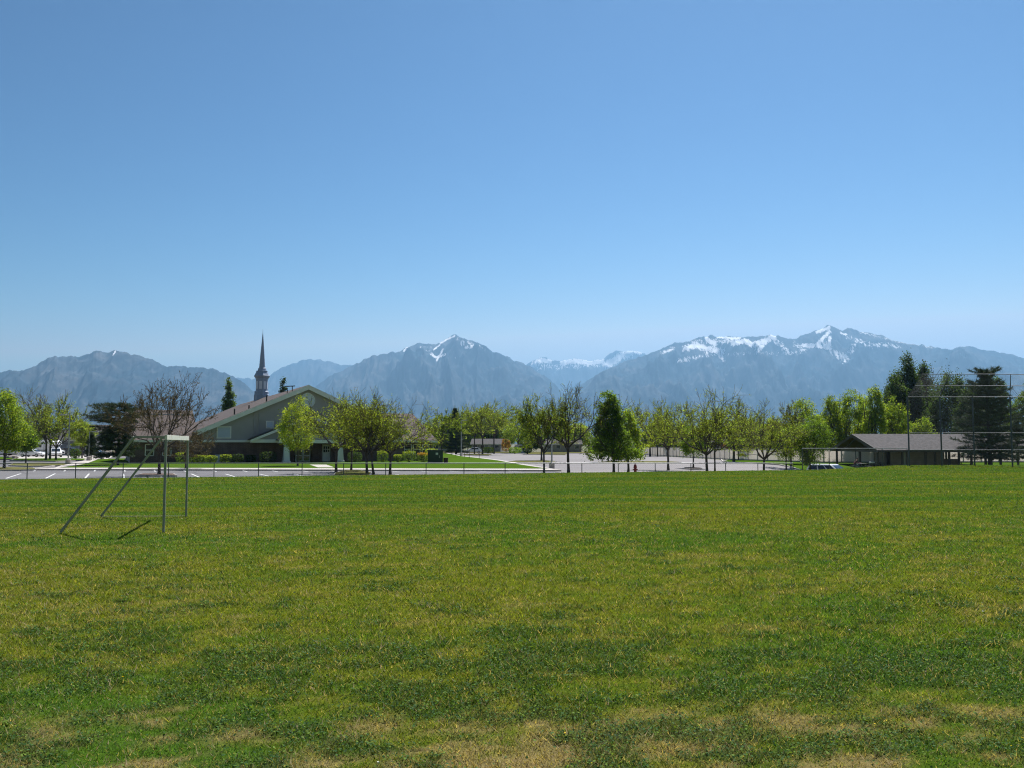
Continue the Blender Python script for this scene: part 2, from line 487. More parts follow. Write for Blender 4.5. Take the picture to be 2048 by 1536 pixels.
def make_mountain_mat():
    m, nt = new_mat('mountain_slopes')
    out = N(nt, 'ShaderNodeOutputMaterial'); p = N(nt, 'ShaderNodeBsdfDiffuse')
    n1 = noise(nt, 0.0011, 7, rough=0.6); n2 = noise(nt, 0.006, 6, rough=0.65)
    n3 = noise(nt, 0.0045, 8, rough=0.75, stretch=(2.2, 0.7, 0.35))
    c = mix_rgb(nt, ramp(nt, n1, [(0.42, 0.0), (0.62, 1.0)]), (0.032, 0.05, 0.065), (0.11, 0.108, 0.108))  # blue in the forest tone stands in for haze over the slopes
    c = mix_rgb(nt, ramp(nt, n2, [(0.5, 0.0), (0.72, 0.7)]), c, (0.165, 0.16, 0.16))
    c = mix_rgb(nt, ramp(nt, n3, [(0.42, 0.75), (0.55, 0.0)]), c, (0.015, 0.028, 0.035))
    a = N(nt, 'ShaderNodeAttribute', attribute_name='snow')
    ns = noise(nt, 0.016, 9, rough=0.8, stretch=(1.5, 0.5, 0.35))
    ad = N(nt, 'ShaderNodeMath', operation='MULTIPLY_ADD')
    nt.links.new(ns, ad.inputs[0]); ad.inputs[1].default_value = 2.4; nt.links.new(a.outputs['Fac'], ad.inputs[2])
    f = ramp(nt, ad.outputs[0], [(0.0, 0.0), (1.0, 1.0)])
    mr = N(nt, 'ShaderNodeMapRange'); mr.inputs[1].default_value = 1.72; mr.inputs[2].default_value = 1.86
    nt.links.new(ad.outputs[0], mr.inputs[0])
    # the patches outside the snow fields stay bare
    g = N(nt, 'ShaderNodeMapRange'); g.inputs[1].default_value = 0.08; g.inputs[2].default_value = 0.3
    nt.links.new(a.outputs['Fac'], g.inputs[0])
    mu = N(nt, 'ShaderNodeMath', operation='MULTIPLY'); nt.links.new(mr.outputs[0], mu.inputs[0]); nt.links.new(g.outputs[0], mu.inputs[1])
    c = mix_rgb(nt, mu.outputs[0], c, (0.92, 0.92, 0.93))
    nt.links.new(c, p.inputs[0]); nt.links.new(p.outputs[0], out.inputs[0])
    return m
mountain_mat = make_mountain_mat()

PA = [(-300, 770), (-150, 758), (-60, 748), (0, 743), (20, 740), (45, 741), (75, 730), (95, 716), (108, 712), (125, 714), (140, 711), (155, 714), (180, 706), (195, 702), (215, 705), (230, 701), (245, 703), (262, 709), (285, 713), (305, 720), (320, 728), (335, 735), (350, 733), (362, 731), (375, 736), (392, 733), (410, 735), (430, 740), (450, 746), (465, 752), (480, 760), (500, 776), (520, 792), (560, 815), (640, 850), (700, 870)]
PB = [(400, 800), (440, 775), (462, 756), (475, 756), (500, 757), (515, 759), (535, 752), (560, 738), (588, 726), (605, 721), (625, 720), (640, 720), (660, 723), (680, 729), (705, 731), (760, 740), (850, 770), (950, 800)]
PC = [(480, 850), (560, 815), (620, 780), (660, 752), (690, 738), (705, 731), (720, 724), (745, 711), (770, 707), (800, 703), (815, 695), (835, 687), (850, 688), (860, 686), (870, 688), (880, 684), (895, 677), (905, 671), (912, 670), (920, 673), (930, 678), (945, 681), (955, 685), (970, 692), (985, 703), (995, 703), (1005, 708), (1025, 720), (1045, 727), (1060, 733), (1075, 745), (1095, 757), (1110, 768), (1125, 785), (1140, 800), (1200, 835), (1280, 865)]
PD = [(980, 760), (1040, 735), (1065, 723), (1080, 716), (1090, 716), (1105, 722), (1120, 722), (1135, 718), (1150, 716), (1165, 718), (1180, 721), (1200, 720), (1215, 710), (1233, 701), (1245, 704), (1255, 700), (1270, 700), (1285, 707), (1310, 716), (1400, 740)]
PE = [(1020, 850), (1080, 815), (1140, 782), (1180, 757), (1220, 735), (1255, 722), (1290, 710), (1312, 704), (1330, 695), (1350, 685), (1365, 685), (1380, 682), (1400, 674), (1425, 671), (1450, 674), (1470, 674), (1490, 676), (1505, 671), (1515, 673), (1530, 671), (1545, 669), (1560, 673), (1585, 679), (1595, 675), (1610, 670), (1625, 664), (1640, 658), (1655, 652), (1663, 651), (1675, 656), (1685, 660), (1695, 656), (1710, 658), (1725, 664), (1745, 667), (1770, 673), (1790, 682), (1815, 687), (1845, 690), (1870, 695), (1890, 697), (1905, 698), (1920, 693), (1935, 692), (1955, 697), (1975, 701), (2000, 704), (2025, 710), (2048, 716), (2120, 738), (2250, 770), (2400, 800)]
SA = [([(226, 710), (231, 702)], 2.5, 0.8)]
SC = [([(911, 671), (895, 678), (881, 686)], 2.6, 0.9), ([(880, 690), (868, 699)], 2.6, 0.8), ([(862, 707), (873, 715), (889, 709)], 3.6, 0.95), ([(873, 722), (879, 712), (886, 698)], 2.4, 0.85), ([(923, 688), (932, 695), (943, 694)], 3.8, 0.95), ([(818, 690), (806, 703)], 2.6, 0.8), ([(915, 678), (950, 690), (972, 701)], 6, 0.5), ([(905, 712), (912, 716)], 2, 0.6), ([(840, 692), (864, 696)], 4, 0.5), ([(845, 700), (868, 704)], 4, 0.45)]
SD = [([(1066, 730), (1080, 720), (1100, 723)], 7, 0.9), ([(1125, 725), (1150, 722), (1185, 726), (1206, 722)], 7, 0.92), ([(1212, 730), (1228, 722), (1242, 711), (1258, 708)], 10, 0.92), ([(1256, 702), (1282, 706)], 5, 0.85), ([(1155, 739), (1158, 740)], 3, 0.7), ([(1075, 735), (1200, 730)], 10, 0.55)]
SE = [([(1324, 706), (1346, 697)], 6.7, 0.64), ([(1370, 697), (1392, 690), (1412, 698), (1442, 702)], 8.9, 0.85), ([(1412, 676), (1430, 690), (1418, 700)], 6.7, 0.86), ([(1436, 674), (1462, 677), (1480, 676)], 3.7, 0.85), ([(1385, 682), (1470, 684)], 7.4, 0.62),
      ([(1464, 686), (1490, 683), (1505, 690), (1530, 682), (1547, 673)], 8.1, 0.9), ([(1355, 722), (1398, 714)], 7.4, 0.62), ([(1432, 706), (1448, 722)], 5.2, 0.7), ([(1513, 704), (1532, 684)], 5.9, 0.8), ([(1545, 676), (1562, 690), (1578, 710)], 9.6, 0.62), ([(1400, 712), (1520, 706), (1600, 705)], 6.7, 0.5),
      ([(1634, 664), (1658, 656)], 4.4, 0.95), ([(1606, 690), (1635, 692), (1658, 695)], 5.2, 1.0), ([(1632, 692), (1648, 674), (1658, 664)], 5.2, 0.95), ([(1655, 696), (1660, 674)], 4.4, 0.95), ([(1650, 690), (1680, 714), (1700, 704)], 8.9, 0.7), ([(1708, 690), (1688, 722)], 7.4, 0.64), ([(1682, 666), (1692, 669)], 3.7, 0.8),
      ([(1690, 672), (1740, 690), (1800, 692)], 9.6, 0.54), ([(1720, 664), (1790, 682), (1870, 696)], 4.4, 0.56), ([(1588, 688), (1614, 702)], 8.1, 0.55), ([(1753, 688), (1772, 690)], 3.7, 0.7), ([(1680, 730), (1700, 716)], 4.4, 0.55)]
mountain('mountain_range', 10500, PA, 3000, 3, SA)
mountain('mountain_range', 20000, PB, 4000, 19, (), rows=70)
mountain('mountain_range', 14500, PC, 4500, 37, SC)
mountain('mountain_range', 22000, PD, 4000, 53, SD, rows=80)
mountain('mountain_range', 14300, PE, 4800, 71, SE)

# the air: one even box of haze round everything, the sky outside it
def haze_box(density, colr, aniso):
    m, nt = new_mat('pale_air')
    out = N(nt, 'ShaderNodeOutputMaterial'); v = N(nt, 'ShaderNodeVolumePrincipled')
    v.inputs['Color'].default_value = (*colr, 1); v.inputs['Density'].default_value = density
    v.inputs['Anisotropy'].default_value = aniso
    nt.links.new(v.outputs[0], out.inputs['Volume'])
    b = MB(); b.box((0, 11000, 1150), (52000, 34000, 2700))
    o = b.build('haze', m)
    tag(o, kind='stuff')
haze_box(6.2e-5, (0.34, 0.65, 1.0), 0.38)

# ------------------------------------------------------------------ ground, field, turf
def field_tint(X, Y):
    n1 = fbm(X * 2.0 + 3, Y * 2.5, 5, 6, 0.74)
    n2 = fbm(X * 0.22, Y * 0.30, 9, 5, 0.6)
    n3 = fbm(X * 5.0, Y * 5.0, 14, 4, 0.7)
    n4 = fbm(X * 1.8, Y * 2.5 + 40, 21, 6, 0.74)
    n5 = fbm(X * 0.5 + 80, Y * 0.6, 33, 4, 0.6)
    ss = lambda a, b, x: (lambda t: t * t * (3 - 2 * t))(np.clip((x - a) / (b - a), 0, 1))
    st = fbm(X * 0.13 + 9, Y * 0.85, 51, 4, 0.6)
    far = ss(15, 34, Y)
    near = 1 - ss(6.6, 8.0, Y)
    band = np.exp(-((Y - 12.8) / 4.0) ** 2)
    olive = ss(0.36, 0.64, (0.50 - 0.2 * far) * n1 + (0.30 - 0.1 * far) * n2 + (0.20 + 0.3 * far) * (n5 * (1 - far) + st * far) + 0.10 * band - 0.035 * far)
    cb = np.exp(-((Y - 8.5) / 1.15) ** 2)
    tan = ss(0.495, 0.64, 0.55 * n1 + 0.30 * n3 + 0.15 * n5 + 0.065 * near - 0.02 * (1 - near) - 0.05 * cb)
    clov = ss(0.50, 0.59, 0.70 * n4 + 0.18 * n3 + 0.12 * n5 + 0.062 * cb + 0.01 * near - 0.055 * ss(9.5, 12, Y) - 0.03 * ss(14, 22, Y))
    G = np.array([0.088, 0.178, 0.022]); O = np.array([0.190, 0.220, 0.025]); T = np.array([0.40, 0.295, 0.165]); C = np.array([0.05, 0.11, 0.024])
    c = G[None] * (1 - olive[:, None]) + O[None] * olive[:, None]
    tw = (tan * (0.72 * near + 0.32 * (1 - near) - 0.14 * far))[:, None]
    c = c * (1 - tw) + T[None] * tw
    cw = (clov * (0.75 - 0.45 * far))[:, None]
    c = c * (1 - cw) + C[None] * cw
    return c, tan * (0.6 + 0.4 * near), clov

def make_field():
    Ys = [-16.0]
    while Ys[-1] < 4: Ys.append(Ys[-1] + 1.0)
    while Ys[-1] < 120: Ys.append(Ys[-1] + max(0.09, 0.010 * Ys[-1]))
    Ys = np.array(Ys)
    Xs = np.concatenate([np.arange(-75, -24, 0.6), np.arange(-24, 24, 0.2), np.arange(24, 96, 0.6)])
    # rows are spread between the near end and the crest, then over the bank behind it
    v = np.linspace(0, 1, len(Ys))
    e = edge_y(Xs)
    Ymax = 60.0
    base = (Ys - Ys[0]) / (Ys[-1] - Ys[0])
    rowsY = Ys[0] + base[:, None] * (e[None, :] - Ys[0])
    bank = e[None, :] + np.linspace(0.3, 2.6, 8)[:, None]
    Y = np.concatenate([rowsY, bank]); X = np.broadcast_to(Xs[None, :], Y.shape)
    Z = ground_z(X, Y) + 0.012 * (fbm(X * 0.5, Y * 0.5, 31, 3) - 0.5)
    V = np.stack([X, Y, Z], -1).reshape(-1, 3)
    nr, nc = Y.shape
    i = np.arange(nr - 1)[:, None] * nc + np.arange(nc - 1)[None, :]
    Q = np.stack([i, i + 1, i + nc + 1, i + nc], -1).reshape(-1, 4)
    c, _, _ = field_tint(V[:, 0].astype(float), V[:, 1].astype(float))
    m, nt = new_mat('turf')
    out = N(nt, 'ShaderNodeOutputMaterial'); p = N(nt, 'ShaderNodeBsdfDiffuse')
    a = N(nt, 'ShaderNodeAttribute', attribute_name='tint')
    f1 = noise(nt, 9.0, 6, rough=0.7); f2 = noise(nt, 45.0, 4, rough=0.7)
    k = mix_rgb(nt, ramp(nt, f1, [(0.3, 0.0), (0.7, 1.0)]), (0.62, 0.66, 0.6), (1.25, 1.2, 1.15))
    k2 = mix_rgb(nt, ramp(nt, f2, [(0.3, 0.0), (0.7, 1.0)]), (0.6, 0.62, 0.6), (1.3, 1.28, 1.2))
    mm = N(nt, 'ShaderNodeMix', data_type='RGBA', blend_type='MULTIPLY'); mm.inputs[0].default_value = 1
    nt.links.new(k, mm.inputs[6]); nt.links.new(k2, mm.inputs[7])
    m2 = N(nt, 'ShaderNodeMix', data_type='RGBA', blend_type='MULTIPLY'); m2.inputs[0].default_value = 1
    nt.links.new(mm.outputs[2], m2.inputs[6]); nt.links.new(a.outputs[0], m2.inputs[7])
    nt.links.new(m2.outputs[2], p.inputs[0])
    b = N(nt, 'ShaderNodeBump'); b.inputs['Strength'].default_value = 0.7; b.inputs['Distance'].default_value = 0.06
    nt.links.new(f1, b.inputs['Height']); nt.links.new(b.outputs[0], p.inputs['Normal'])
    nt.links.new(p.outputs[0], out.inputs[0])
    o = add_mesh('field', np_mesh('field', V, Q, tint=c * 0.62, smooth=True), m)  # ground tint darkened as painted shade in the gaps between blades
    tag(o, kind='structure')
make_field()

def blades(rs, n_near, y0, y1):
    """single bent blades, thinner and closer together near the camera"""
    # the density per square metre falls with distance, the blade width rises
    ys = np.linspace(y0, y1, 400)
    dens = n_near * (6.0 / ys) ** 1.6
    wid = 1.30 * ys + 4.0
    cum = np.cumsum(dens * wid); cum /= cum[-1]
    tot = int(np.trapezoid(dens * wid, ys) if hasattr(np, 'trapezoid') else np.trapz(dens * wid, ys))
    Y = np.interp(rs.random(tot), cum, ys)
    X = (rs.random(tot) - 0.5) * (1.30 * Y + 4.0)
    ok = Y < edge_y(X) - 0.05
    return X[ok], Y[ok]

def make_grass():
    rs = np.random.default_rng(7)
    X, Y = blades(rs, 4200, 4.6, 90)
    n = len(X)
    c, tan, clov = field_tint(X, Y)
    sc = (np.maximum(Y, 5) / 6.0) ** 0.75
    h = (0.014 + 0.030 * rs.random(n) ** 1.5 + 0.012 * clov) * (0.45 + 1.1 * fbm(X * 5, Y * 5, 77, 3)) * np.minimum(sc, 1.5)
    w = (0.0026 + 0.0022 * rs.random(n)) * sc
    ang = rs.random(n) * 2 * np.pi
    la = rs.random(n) * 2 * np.pi
    lean = h * (0.35 + 1.15 * rs.random(n))
    z = ground_z(X, Y) - 0.003
    P0 = np.stack([X - np.cos(ang) * w, Y - np.sin(ang) * w, z], -1)
    P1 = np.stack([X + np.cos(ang) * w, Y + np.sin(ang) * w, z], -1)
    P2 = np.stack([X + np.cos(la) * lean, Y + np.sin(la) * lean, z + h], -1)
    V = np.stack([P0, P1, P2], 1).reshape(-1, 3)
    T = np.arange(n * 3).reshape(-1, 3)
    vr = np.clip(1.25 - Y / 45, 0.35, 1.0)
    k = 0.95 + (1.15 * rs.random(n) ** 1.3 - 0.5) * vr
    col = c * k[:, None]
    dry = rs.random(n) < (0.14 + 0.30 * tan * (1 - clov)) * np.clip(1.25 - Y / 26, 0.10, 1)
    col[dry] = np.array([0.48, 0.37, 0.21]) * (0.7 + 0.6 * rs.random(dry.sum()))[:, None]
    hi = rs.random(n) < 0.06
    col[hi & ~dry] = col[hi & ~dry] * np.array([1.7, 1.55, 1.2])
    col = np.repeat(col, 3, axis=0)
    me = np_mesh('grass', V, None, T, tint=np.clip(col, 0, 0.9))
    o = add_mesh('grass', me, leaf_mat('grass_blades', 0.45, 0.6, 0.15, (1.15, 1.15, 0.45)))
    tag(o, 'mown grass of the playing field, green with straw coloured patches', 'grass', kind='stuff')
make_grass()

def make_clover():
    rs = np.random.default_rng(11)
    n0 = 420000
    Y = 4.8 + (24 - 4.8) * rs.random(n0) ** 1.5
    X = (rs.random(n0) - 0.5) * (1.30 * Y + 4)
    _, tan, clov = field_tint(X, Y)
    ok = rs.random(n0) < np.clip(clov * 1.1, 0, 1) * 0.5 + 0.02
    X, Y = X[ok], Y[ok]; n = len(X)
    r = (0.006 + 0.008 * rs.random(n)) * (Y / 7) ** 0.5
    h = 0.02 + 0.035 * rs.random(n)
    z = ground_z(X, Y) + h
    nrm = rs.normal(size=(n, 3)) * 0.55; nrm[:, 2] = 1; nrm /= np.linalg.norm(nrm, axis=1)[:, None]
    a = np.cross(nrm, rs.normal(size=(n, 3))); a /= np.linalg.norm(a, axis=1)[:, None]
    b = np.cross(nrm, a)
    P = np.stack([X, Y, z], -1)
    r = r[:, None]
    V = np.stack([P - a * r, P - b * r * 0.8, P + a * r, P + b * r * 0.8], 1).reshape(-1, 3)
    k = (0.6 + 0.9 * rs.random(n))[:, None]
    col = np.array([0.05, 0.12, 0.03])[None] * k
    br = rs.random(n) < 0.30
    col[br] = np.array([0.15, 0.24, 0.03]) * (0.8 + 0.5 * rs.random(br.sum()))[:, None]
    yl = rs.random(n) < 0.0016
    col[yl] = np.array([0.75, 0.52, 0.03])
    wh = rs.random(n) < 0.0005
    col[wh] = np.array([0.75, 0.75, 0.72])
    o = add_mesh('clover', np_mesh('clover', V, np.arange(n * 4).reshape(-1, 4), tint=np.repeat(col, 4, axis=0)), leaf_mat('clover_leaves', 0.35, 0.7, 0.15))
    tag(o, 'dark green clover and low weeds in patches across the turf', 'clover', kind='stuff')
make_clover()

def make_ground():
    rr = np.concatenate([np.linspace(0, 130, 60), np.geomspace(140, 40000, 40)])
    th = np.linspace(0, 2 * np.pi, 181)[:-1]
    Rr, Th = np.meshgrid(rr, th, indexing='ij')
    X = Rr * np.sin(Th) + 0.0; Y = Rr * np.cos(Th) + 60
    Z = ground_z(X, Y) - 0.22
    V = np.stack([X, Y, Z], -1).reshape(-1, 3)
    nr, nc = X.shape
    i0 = np.arange(nr - 1)[:, None] * nc; j = np.arange(nc)[None, :]; j2 = (j + 1) % nc
    Q = np.stack([i0 + j, i0 + nc + j, i0 + nc + j2, i0 + j2], -1).reshape(-1, 4)
    m = mat('valley_floor', (0.09, 0.105, 0.045), (0.17, 0.145, 0.09), 0.02, 1.0, detail=8)
    tag(add_mesh('ground', np_mesh('ground', V, Q), m), kind='structure')
make_ground()

def sheet(name, poly, dz, material, step=3.0, zf=lot_z, skirt=0.0):
    """a flat polygon draped on the lot's surface"""
    bm = bmesh.new()
    f = bm.faces.new([bm.verts.new((p[0], p[1], 0)) for p in poly])
    xs = [p[0] for p in poly]; ys = [p[1] for p in poly]
    for ax, lo, hi in ((0, min(xs), max(xs)), (1, min(ys), max(ys))):
        k = math.ceil(lo / step) * step
        while k < hi:
            co = (k, 0, 0) if ax == 0 else (0, k, 0); no = (1, 0, 0) if ax == 0 else (0, 1, 0)
            bmesh.ops.bisect_plane(bm, geom=bm.verts[:] + bm.edges[:] + bm.faces[:], plane_co=co, plane_no=no, dist=1e-4)
            k += step
    for v in bm.verts:
        v.co.z = float(zf(v.co.x, v.co.y)) + dz
    if skirt:
        es = [e for e in bm.edges if e.is_boundary]
        r = bmesh.ops.extrude_edge_only(bm, edges=es)
        for v in [g for g in r['geom'] if isinstance(g, bmesh.types.BMVert)]:
            v.co.z -= skirt
    bmesh.ops.recalc_face_normals(bm, faces=bm.faces)
    for f in bm.faces:
        if f.normal.z < -0.5: f.normal_flip()
    me = bpy.data.meshes.new(name); bm.to_mesh(me); bm.free()
    return tag(add_mesh(name, me, material), kind='structure')

def asphalt_mat():
    m, nt = new_mat('worn_asphalt')
    out = N(nt, 'ShaderNodeOutputMaterial'); p = N(nt, 'ShaderNodeBsdfPrincipled'); p.inputs['Roughness'].default_value = 0.85; p.inputs['Specular IOR Level'].default_value = 0.2
    f = ramp(nt, noise(nt, 0.12, 8, rough=0.65), [(0.36, 0.0), (0.64, 1.0)])
    c = mix_rgb(nt, f, (0.135, 0.13, 0.135), (0.175, 0.168, 0.17))
    f2 = ramp(nt, noise(nt, 0.6, 6, rough=0.7, stretch=(0.25, 1, 1)), [(0.55, 0.0), (0.7, 0.6)])
    c = mix_rgb(nt, f2, c, (0.10, 0.097, 0.10))
    tc = N(nt, 'ShaderNodeTexCoord'); vo = N(nt, 'ShaderNodeTexVoronoi', feature='DISTANCE_TO_EDGE'); vo.inputs['Scale'].default_value = 0.16
    nt.links.new(tc.outputs['Object'], vo.inputs['Vector'])
    cr = ramp(nt, vo.outputs[0], [(0.0, 0.75), (0.012, 0.0)])
    c = mix_rgb(nt, cr, c, (0.05, 0.05, 0.052))
    nt.links.new(c, p.inputs['Base Color']); nt.links.new(p.outputs[0], out.inputs[0])
    return m
M['asphalt'] = asphalt_mat()
M['lawn'] = mat('watered_lawn', (0.05, 0.105, 0.010), (0.075, 0.125, 0.013), 0.35, 0.9, bump=0.5, bump_scale=12, detail=8, spec=0.0)
M['lawn_dull'] = mat('dry_verge_grass', (0.10, 0.115, 0.035), (0.16, 0.14, 0.06), 0.5, 0.9, bump=0.5, bump_scale=12, spec=0.0)

lot_poly = [(x, float(edge_y(x)) + 2.4) for x in (-110, -80, -70, -40, -20, 0, 12, 24, 27, 30, 33)] + [(35, 90), (34, 115), (33.5, 140), (31, 180), (27.5, 236), (10, 252), (-40, 252), (-60, 235), (-110, 220)]
sheet('parking_lot', lot_poly, 0.0, M['asphalt'], 4.0)

M['pale_lot'] = mat('pale_pavement', (0.26, 0.24, 0.235), (0.20, 0.187, 0.185), 0.15, 0.9, spec=0.2, detail=9, stretch=(0.4, 1, 1))
sheet('car_park', [(5.2, float(edge_y(5.2)) + 2.45), (12, float(edge_y(12)) + 2.45), (24, float(edge_y(24)) + 2.45), (27, float(edge_y(27)) + 2.45), (30, float(edge_y(30)) + 2.45), (33, float(edge_y(33)) + 2.45), (34.9, 92), (33.9, 115), (33.4, 140), (30.9, 180), (27.4, 235), (10, 251), (-39, 251), (-22, 236), (3.0, 90)], 0.006, M['pale_lot'], 4.0)

KERB = 0.13
def pp(px, py): 
    p = on_lot(px, py)
    return (p.x, p.y)
def pk(px, py):
    p = onplane(px, py, -0.40 + KERB)
    return (p.x, p.y)

def kerb_line(pts, wd=0.18, closed=False):
    """a concrete kerb along a line on the lot"""
    b = MB()
    pts = list(pts) + ([pts[0]] if closed else [])
    for (x0, y0), (x1, y1) in zip(pts[:-1], pts[1:]):
        L = math.hypot(x1 - x0, y1 - y0); n = max(1, int(L / 3))
        for i in range(n):
            a = Vector((x0 + (x1 - x0) * i / n, y0 + (y1 - y0) * i / n, 0)); c = Vector((x0 + (x1 - x0) * (i + 1) / n, y0 + (y1 - y0) * (i + 1) / n, 0))
            a.z = float(lot_z(a.x, a.y)) + KERB / 2 - 0.02; c.z = float(lot_z(c.x, c.y)) + KERB / 2 - 0.02
            b.bar(a, c, wd, KERB + 0.05)
    return tag(b.build('kerb', M['kerb']), kind='structure')

# church lawn with its walks
walkR = [pk(1096, 938.2), pk(1045, 929.5), pk(995, 920.5), pk(958, 916), pk(922, 912.3), pk(889, 906)]
walkR_in = walkR
walkR = [(x + 0.75, y + 0.2) for x, y in walkR_in]
walkL = [pk(74, 939), pk(130, 929.0), pk(186, 919.5)]
walkL_in = [pk(150, 935.2), pk(172, 928.6), pk(196, 919.5)]
fy0, fy1 = 81.0, 85.3
lawn = [(walkL_in[0][0] + 0.2, fy1), (walkR_in[0][0] + 0.1, fy1)] + walkR_in[1:] + [(-30, 236), (-60, 170)] + [walkL_in[2], walkL_in[1]]
sheet('church_lawn', lawn, KERB + 0.004, M['lawn'], 4.0)
sheet('sidewalk', [(walkL[0][0], fy0 + 0.1), (walkR[0][0] + 0.3, fy0 + 0.1), (walkR_in[0][0] + 0.1, fy1 - 0.004), (walkL_in[0][0] - 0.4, fy1 - 0.004)], KERB, M['concrete'], 3.0)
sheet('sidewalk', walkR[0:1] + walkR[1:] + walkR_in[1:][::-1] + [(walkR_in[0][0] + 0.2, fy1)], KERB - 0.004, M['concrete'], 3.0)
sheet('sidewalk', [(walkL[0][0], fy1 - 0.2)] + walkL[1:] + walkL_in[1:][::-1] + [(walkL_in[0][0], fy1 - 0.2)], KERB - 0.004, M['concrete'], 3.0)
kerb_line([(walkL[0][0] - 0.2, fy0), (walkR[0][0] + 0.3, fy0)])
kerb_line([(walkR[0][0] + 0.3, fy0)] + walkR[1:])
kerb_line([(walkL[0][0] - 0.2, fy0)] + walkL[1:])
sheet('church_path', [pk(636, 935.4), pk(668, 935.4), pk(653, 930), pk(619, 930)], KERB + 0.008, M['concrete'], 3.0)

def island(pts, material='lawn_dull'):
    pts = [pk(*p) for p in pts]
    sheet('traffic_island', pts, KERB + 0.01, M[material], 3.0)
    kerb_line(pts, 0.16, True)
island([(272, 951.5), (352, 951.5), (346, 948.2), (286, 948.2)], 'mulch')
island([(668, 951), (738, 951), (742, 945), (720, 941.2), (690, 941.5), (672, 945)])
island([(1014, 923.6), (1045, 924.6), (1106, 924.6), (1112, 922), (1090, 920.4), (1030, 921)])
island([(1195, 923.8), (1240, 924.8), (1340, 924.2), (1362, 923.2), (1330, 921.6), (1215, 921.8)])
island([(1368, 933.6), (1384, 934.3), (1404, 933.5), (1400, 932), (1384, 931.5), (1371, 932)], 'mulch')
island([(-60, 941), (40, 941), (72, 940), (66, 936.8), (20, 935.6), (-60, 936)])
island([(18, 931.5), (60, 933.2), (126, 931.8), (140, 928.5), (80, 926.5), (30, 927.5)])
island([(20, 921.6), (110, 923), (168, 920.8), (172, 918.2), (110, 917.4), (30, 918.2)], 'lawn')
island([(926, 909.8), (978, 910.4), (984, 908.4), (950, 907.4), (928, 908)])
island([(1046, 908), (1130, 908.8), (1136, 906.8), (1060, 906)])
sheet('verge', [(-46, 241), (27, 228), (27.4, 250), (-46, 262)], KERB + 0.002, M['lawn_dull'], 6.0)
sheet('driveway', [pk(30, 917), pk(215, 917.6), pk(232, 910.5), pk(20, 912.5)], 0.02, M['concrete'], 5.0)
sheet('verge', [pk(-80, 919.5), pk(24, 919), pk(28, 914.5), pk(-80, 914.5)], KERB, M['lawn'], 5.0)
# lawn along the tan fence and round the pavilion
lawn_edge = [pk(1446, 922), pk(1500, 924), pk(1560, 926.5), pk(1625, 931.5)]
sheet('park_lawn', lawn_edge + [(36.2, 90.5), (40, 92), (96, 96), (96, 121), (41, 117), (34.3, 139)], KERB - 0.06, M['lawn'], 3.0)
kerb_line([(33.6, 141)] + lawn_edge + [(36.0, 90.0)])

# painted bays
for X0, Y0, L, step in ((-44.0, 62.6, 11.2, 2.66), (-42.6, 78.2, 3.3, 2.72)):
    for k in range(18):
        x0 = X0 + k * step
        y0 = max(Y0 + (0.12 * (x0 + 36) if Y0 < 70 else 0), float(edge_y(x0)) + 2.6)
        if x0 > 2.5: continue
        l = L if Y0 > 70 else max(1.0, 73.2 - y0)
        b = (x0 - 0.41 * l, y0 + l * 0.912); wv = 0.065
        sheet('bay_line', [(x0 - wv, y0), (x0 + wv, y0), (b[0] + wv, b[1]), (b[0] - wv, b[1])], 0.006, M['paint'], 50.0)

# ------------------------------------------------------------------ trees
def perp_rot(d, ang, az):
    """direction d turned by ang about a random axis across it"""
    u = (0.0, 0.0, 1.0) if abs(d[2]) < 0.9 else (1.0, 0.0, 0.0)
    ax = d[1] * u[2] - d[2] * u[1]; ay = d[2] * u[0] - d[0] * u[2]; az_ = d[0] * u[1] - d[1] * u[0]
    l = math.sqrt(ax * ax + ay * ay + az_ * az_); ax /= l; ay /= l; az_ /= l
    bx = d[1] * az_ - d[2] * ay; by = d[2] * ax - d[0] * az_; bz = d[0] * ay - d[1] * ax
    c, s = math.cos(az), math.sin(az)
    px, py, pz = ax * c + bx * s, ay * c + by * s, az_ * c + bz * s
    ca, sa = math.cos(ang), math.sin(ang)
    return (d[0] * ca + px * sa, d[1] * ca + py * sa, d[2] * ca + pz * sa)

